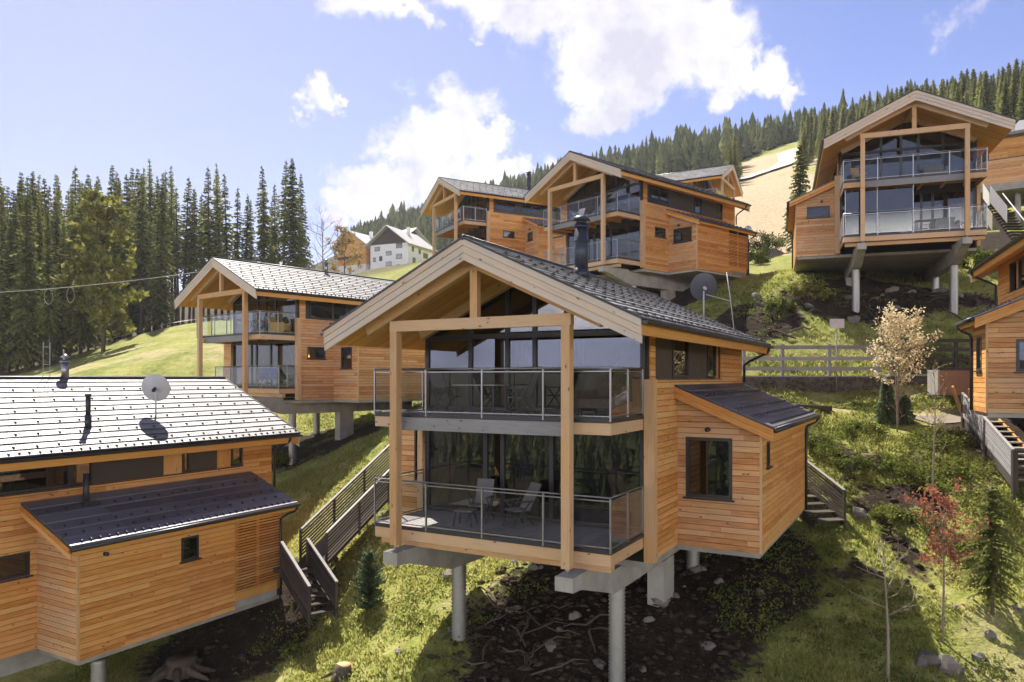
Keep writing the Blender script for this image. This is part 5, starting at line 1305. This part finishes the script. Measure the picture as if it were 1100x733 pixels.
# stair with white parapets behind the upper right chalet
P = lambda px, py, d: np.array(pix(px, py, d))
root = empty('hill_stairs', (32.5, 50, H(32.5, 50)), 0, 'white-sided stair climbing the hillside right of the upper right chalet', 'stairs'); o = np.array((32.5, 50, H(32.5, 50)))
for (p, q, h, d) in (((1056, 213), (1063, 224), 1.05, 52), ((1064, 218), (1082, 240), 1.15, 49.5), ((1057, 236), (1066, 248), 1.1, 48)):
    mb = MB(); A_ = P(*p, d) - o; B_ = P(*q, d - .6) - o; mb.prism([tuple(A_), tuple(B_), tuple(B_ + (0, 0, h)), tuple(A_ + (0, 0, h))], (.03, .06, 0), 'white'); mb.build('parapet', root)
mb = MB()
A_ = P(1060, 222, 51) - o; B_ = P(1090, 262, 47.5) - o
for i in range(14):
    q = A_ + (B_ - A_) * i / 14; mb.box((q[0] - .1, q[1] - .5, q[2] - .05), (q[0] + 1.1, q[1] - .05, q[2]), 'darkwood')
mb.bar(tuple(A_ - (0, 0, .15)), tuple(B_ - (0, 0, .15)), .08, .4, 'darkwood'); mb.bar(tuple(A_ + (1.1, 0, .9)), tuple(B_ + (1.1, 0, .9)), .05, .05, 'white'); mb.build('flight', root)
# utility cable with two coils across the left wood
root = empty('overhead_cable', (-38, 60, H(-38, 60)), 0, 'thin overhead cable with two hanging loops crossing in front of the left wood', 'cable'); o = np.array((-38, 60, H(-38, 60)))
pA = np.array(pix(-120, 318, 62)) - o; pB = np.array(pix(215, 292, 58)) - o; pts = [tuple(pA + (pB - pA) * t - np.array((0, 0, 1.1 * 4 * t * (1 - t) * .4))) for t in np.linspace(0, 1, 14)]
mb = MB(); mb.tube(pts, .022, 'cable', 6); mb.build('wire', root)
for t in (.53, .6):
    c = np.array(pA + (pB - pA) * t) - np.array((0, 0, .44)); mb = MB(); mb.tube([tuple(c + np.array((.34 * math.sin(a) * (1 if t < .56 else .9), .02, -.62 + .62 * math.cos(a)))) for a in np.linspace(0, 2 * math.pi, 18)], .013, 'cable', 5, False); mb.build('cable_loop', root)

# ------------------------------------------------------------------ balcony furniture
def garden_chair(loc, rz, label, mat='fabric_grey', frame='dark', recl=.25, group=None):
    root = empty('garden_chair', loc, rz, label, 'chair', group)
    mb = MB(); mb.box((-.24, -.23, .42), (.24, .23, .445), mat); mb.build('seat', root)
    b0, b1 = np.array((0, .23, .44)), np.array((0, .23 + recl * 1., 1.08)); mb = MB()
    mb.hexa([(-.24, b0[1], b0[2]), (.24, b0[1], b0[2]), (.24, b0[1] + .02, b0[2]), (-.24, b0[1] + .02, b0[2]), (-.24, b1[1], b1[2]), (.24, b1[1], b1[2]), (.24, b1[1] + .02, b1[2]), (-.24, b1[1] + .02, b1[2])], mat); mb.build('backrest', root)
    for s in (-1, 1):
        x = s * .265
        for p0, p1 in (((x, -.3, 0), (x, .22, .66)), ((x, .38, 0), (x, -.2, .64))): mb = MB(); mb.tube([p0, p1], .016, frame, 6); mb.build('leg', root)
        mb = MB(); mb.tube([(x, b0[1], b0[2] - .02), (x, b1[1] + .02, b1[2])], .015, frame, 6); mb.build('back_frame', root)
        mb = MB(); mb.box((x - .03, -.24, .65), (x + .03, .3, .675), frame); mb.build('armrest', root)
    mb = MB()
    for y in (-.23, .23): mb.tube([(-.265, y, .42), (.265, y, .42)], .014, frame, 6)
    mb.build('seat_frame', root); return root
def on_deck(key, u, v, z): return to_world(key, u, v, z)
FL, FU = -4.08, -1.15
garden_chair(on_deck('main', 2.35, 1.55, FL), -.512 + .2, 'left grey fabric chair with dark frame on the lower balcony of the nearest chalet')
garden_chair(on_deck('main', 3.55, 1.45, FL), -.512 - .5, 'right reclining grey chair on the lower balcony of the nearest chalet', recl=.36)
root = empty('footstool', on_deck('main', 2.3, .9, FL), -.512 + .2, 'low dark footstool in front of the left grey balcony chair', 'stool'); mb = MB(); mb.box((-.24, -.2, .38), (.24, .2, .42), 'fabric_grey'); mb.build('seat', root)
for sx in (-1, 1):
    for sy in (-1, 1): mb = MB(); mb.tube([(sx * .2, sy * .16, .38), (sx * .25, sy * .22, 0)], .014, 'dark', 6); mb.build('leg', root)
def table(loc, rz, label, w=1.3, d=.8, mat='deck', name='garden_table'):
    root = empty(name, loc, rz, label, 'table'); mb = MB(); mb.box((-w / 2, -d / 2, .72), (w / 2, d / 2, .75), mat); mb.build('tabletop', root)
    for sx in (-1, 1):
        for sy in (-1, 1): mb = MB(); mb.box((sx * (w / 2 - .08) - .02, sy * (d / 2 - .08) - .02, 0), (sx * (w / 2 - .08) + .02, sy * (d / 2 - .08) + .02, .72), 'dark'); mb.build('leg', root)
table(on_deck('main', 2.6, 1.2, FU), -.512, 'garden table on the upper balcony of the nearest chalet')
garden_chair(on_deck('main', 1.55, 1.2, FU), -.512 + 1.4, 'grey chair left of the table on the upper balcony of the nearest chalet')
garden_chair(on_deck('main', 3.75, 1.15, FU), -.512 - 1.4, 'grey chair right of the table on the upper balcony of the nearest chalet')
def lounge(loc, rz, label, mat):
    root = empty('lounge_chair', loc, rz, label, 'chair'); mb = MB(); mb.box((-.45, -.4, .2), (.45, .35, .42), mat); mb.build('seat', root)
    mb = MB(); mb.hexa([(-.45, .3, .3), (.45, .3, .3), (.45, .42, .3), (-.45, .42, .3), (-.5, .5, .95), (.5, .5, .95), (.5, .58, .95), (-.5, .58, .95)], mat); mb.build('backrest', root)
    for s in (-1, 1): mb = MB(); mb.box((s * .5 - .06, -.38, .1), (s * .5 + .06, .4, .62), mat); mb.build('armrest', root)
    for s in (-1, 1):
        for y in (-.33, .3): mb = MB(); mb.box((s * .42 - .025, y - .025, 0), (s * .42 + .025, y + .025, .2), 'dark'); mb.build('leg', root)
lounge(on_deck('main', 5.95, 1.4, FU), -.512 - .2, 'brown wicker lounge chair at the right end of the nearest upper balcony', 'deadwood')
lounge(on_deck('mid', 6.0, 1.75, FU), -.694 + 2.2, 'tan wicker chair at the right end of the upper balcony of the mid-sized chalet', 'wicker')
garden_chair(on_deck('mid', 4.6, 1.3, FU), -.694, 'blue chair on the upper balcony of the mid-sized chalet', 'fabric_blue', 'steel')
table(on_deck('mid', 5.1, .9, FU), -.694, 'small table on the upper balcony of the mid-sized chalet', .8, .6)
garden_chair(on_deck('mid', 4.3, 1.7, FL), -.694 + .9, 'left blue folding chair on the lower balcony of the mid-sized chalet', 'fabric_blue', 'steel', .4)
garden_chair(on_deck('mid', 5.1, 1.75, FL), -.694 + .9, 'right blue folding chair on the lower balcony of the mid-sized chalet', 'fabric_blue', 'steel', .4)
garden_chair(on_deck('upper', 2.2, 1.1, FU), -.861, 'white chair on the upper balcony of the large upper chalet', 'white', 'white')
lounge(on_deck('right', 1.6, 1.2, FL), -.345, 'pale rounded chair on the lower balcony of the upper right chalet', 'fabric_grey')
table(on_deck('right', 2.6, 1.1, FL), -.345, 'table on the lower balcony of the upper right chalet', 1.0, .7)
garden_chair(on_deck('right', 5.8, 1.2, FU), -.345 + .5, 'pale chair on the left of the upper balcony of the upper right chalet', 'wicker', 'steel')
lounge(on_deck('right', 2.1, 1.4, FU), -.345, 'low pale sofa on the upper balcony of the upper right chalet', 'fabric_grey')

# ------------------------------------------------------------------ sky, sun, camera
SUN_AZ, SUN_EL = -22., 54.
w = bpy.data.worlds.new('World'); sc.world = w; w.use_nodes = True; nt = w.node_tree; nt.nodes.clear(); g = NT(nt)
sky = g.n('ShaderNodeTexSky', sky_type='NISHITA', sun_disc=False, sun_elevation=R(SUN_EL), sun_rotation=R(SUN_AZ), altitude=1400., air_density=1.0, dust_density=.25, ozone_density=2.5)
co = g.n('ShaderNodeTexCoord').outputs['Generated']
# clouds: clumps in fixed compass directions, broken up by noise
nz = g.n('ShaderNodeTexNoise', {'Vector': co, 'Scale': 9., 'Detail': 9., 'Roughness': .6}).outputs['Color']
nfine = g.n('ShaderNodeTexNoise', {'Vector': co, 'Scale': 26., 'Detail': 6., 'Roughness': .6}).outputs['Color']
dv = g.vmath('ADD', co, g.vmath('SCALE', g.vmath('SUBTRACT', nz, (.5, .5, .5))))
dv.node.inputs[1].links[0].from_node.inputs['Scale'].default_value = .17
d2 = g.vmath('SCALE', g.vmath('SUBTRACT', nfine, (.5, .5, .5))); d2.node.inputs['Scale'].default_value = .07
dv = g.vmath('ADD', dv, d2)
dvz = g.vmath('MULTIPLY', dv, (1., 1., 1.45))
CL = [(500, -20, 40, 1), (545, 0, 48, 1), (600, 15, 55, 1), (650, 45, 55, 1), (690, 20, 70, 1), (700, 85, 50, 1), (660, 115, 36, 1), (750, 45, 60, 1), (760, 85, 34, 1), (810, 75, 30, 1), (840, 95, 20, .9), (640, 70, 45, 1), (720, -20, 60, 1), (790, 30, 25, .6),
      (375, -5, 36, 1), (425, 10, 34, 1), (452, 32, 18, .9), (508, 48, 12, .7),
      (340, 106, 22, .9), (322, 110, 16, .7), (366, 98, 12, .65), (312, 130, 11, .5),
      (450, 150, 46, 1), (490, 135, 42, 1), (525, 140, 30, 1), (420, 155, 26, .9), (385, 155, 14, .6), (470, 175, 36, 1), (520, 165, 25, .8),
      (380, 196, 32, 1), (425, 205, 42, 1), (362, 218, 26, 1), (390, 222, 34, 1), (350, 235, 18, .8), (450, 215, 26, .9), (515, 190, 30, .9), (550, 188, 30, .9), (590, 185, 26, .8), (400, 235, 30, .8), (470, 200, 20, .8),
      (1028, 24, 26, .55), (1000, 30, 14, .4), (862, 75, 20, .4), (825, 30, 12, .35)]
acc = None
for px, py, r, s in CL:
    v = np.array([(px - 550) / F_PX, 1., (Y0 - py) / F_PX]); L = np.linalg.norm(v); v /= L
    d = g.vmath('DISTANCE', dvz, (float(v[0]), float(v[1]), float(v[2]) * 1.45)); q = g.mapr(d, 0., 1.75 * r / F_PX / L, s, 0.)
    acc = q if acc is None else g.math('MAXIMUM', acc, q)
# added bright cloud bank behind the camera, unseen, lights the shaded house fronts
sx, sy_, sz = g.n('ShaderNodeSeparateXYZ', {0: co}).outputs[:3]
fill_bank = g.mapr(g.noise(co, 3.2, 8, .6), .3, .5, 0., .9)
fill_bank = g.math('MULTIPLY', fill_bank, g.mapr(sy_, .0, -.25, 0., 1.))
fill_bank = g.math('MULTIPLY', fill_bank, g.mapr(sz, .20, .13, 0., 1.))
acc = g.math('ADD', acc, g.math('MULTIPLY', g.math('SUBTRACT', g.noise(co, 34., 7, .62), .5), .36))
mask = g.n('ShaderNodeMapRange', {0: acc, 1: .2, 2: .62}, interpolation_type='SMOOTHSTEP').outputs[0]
mask = g.math('MAXIMUM', mask, fill_bank)
shade = g.noise(g.vmath('ADD', co, (0, 0, .02)), 11., 7, .6)
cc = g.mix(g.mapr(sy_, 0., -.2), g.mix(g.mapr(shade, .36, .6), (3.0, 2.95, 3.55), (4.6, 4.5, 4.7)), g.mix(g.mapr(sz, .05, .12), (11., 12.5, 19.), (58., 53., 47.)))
veil = g.math('MAXIMUM', g.mapr(sx, .4, -.45, 0., .55), g.mapr(sz, .35, .08, 0., .4))
tint = g.mix(1., sky.outputs[0], (.60, .55, .72), 'MULTIPLY')
tint = g.mix(veil, tint, (2.75, 2.85, 3.5))
tint = g.mix(g.mapr(sz, .48, .70, 0., .62), tint, (.35, .5, 1.1))
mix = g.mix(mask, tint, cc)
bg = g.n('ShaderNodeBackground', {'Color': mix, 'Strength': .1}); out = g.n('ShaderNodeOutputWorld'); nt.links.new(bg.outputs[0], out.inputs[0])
sl = bpy.data.lights.new('sun', 'SUN'); sl.energy = 5.; sl.angle = R(.53); sl.color = (1., .93, .82)
so = bpy.data.objects.new('sun', sl); COL.objects.link(so)
from mathutils import Vector
dvec = Vector((math.sin(R(SUN_AZ)) * math.cos(R(SUN_EL)), math.cos(R(SUN_AZ)) * math.cos(R(SUN_EL)), math.sin(R(SUN_EL))))
so.rotation_euler = dvec.to_track_quat('Z', 'Y').to_euler(); so.location = (0, 30, 60)

cam = bpy.data.cameras.new('camera'); co_ = bpy.data.objects.new('camera', cam); COL.objects.link(co_); sc.camera = co_
cam.sensor_width = 36.; cam.lens = 36. * F_PX / 1100.; cam.shift_y = (Y0 - 366.5) / 1100.; cam.clip_end = 9000.; cam.clip_start = .1
co_.location = (0, 0, 0); co_.rotation_euler = (R(90), 0, 0)
vs = sc.view_settings; vs.view_transform = 'Standard'; vs.look = 'None'; vs.gamma = 1.; vs.exposure = 1.24; vs.use_curve_mapping = False
sc.display_settings.display_device = 'sRGB'
sc.render.engine = 'CYCLES'; cy = sc.cycles
cy.max_bounces = 8; cy.diffuse_bounces = 3; cy.glossy_bounces = 3; cy.transmission_bounces = 4; cy.transparent_max_bounces = 14; cy.caustics_reflective = False; cy.caustics_refractive = False; cy.sample_clamp_indirect = 6.
cy.use_denoising = True

# mountain air
zs = height(np.array([-3500., 3500., 0, 0]), np.array([0., 0, 3500, -3500]))
lo = float(min(GZ.min(), zs.min())) - 1.; hi_ = float(GZ.max()) + 30.
M['haze'] = bpy.data.materials.new('mountain_air'); M['haze'].use_nodes = True; nt = M['haze'].node_tree; nt.nodes.clear()
vo = nt.nodes.new('ShaderNodeVolumePrincipled'); vo.inputs['Density'].default_value = .0002; vo.inputs['Color'].default_value = (.9, .93, 1., 1); vo.inputs['Anisotropy'].default_value = .3
o_ = nt.nodes.new('ShaderNodeOutputMaterial'); nt.links.new(vo.outputs[0], o_.inputs['Volume'])
mb = MB(); mb.box((-3650, -3650, lo), (3750, 4150, hi_), 'haze'); tag(mb.build('haze'), kind='stuff')
cy.volume_bounces = 0
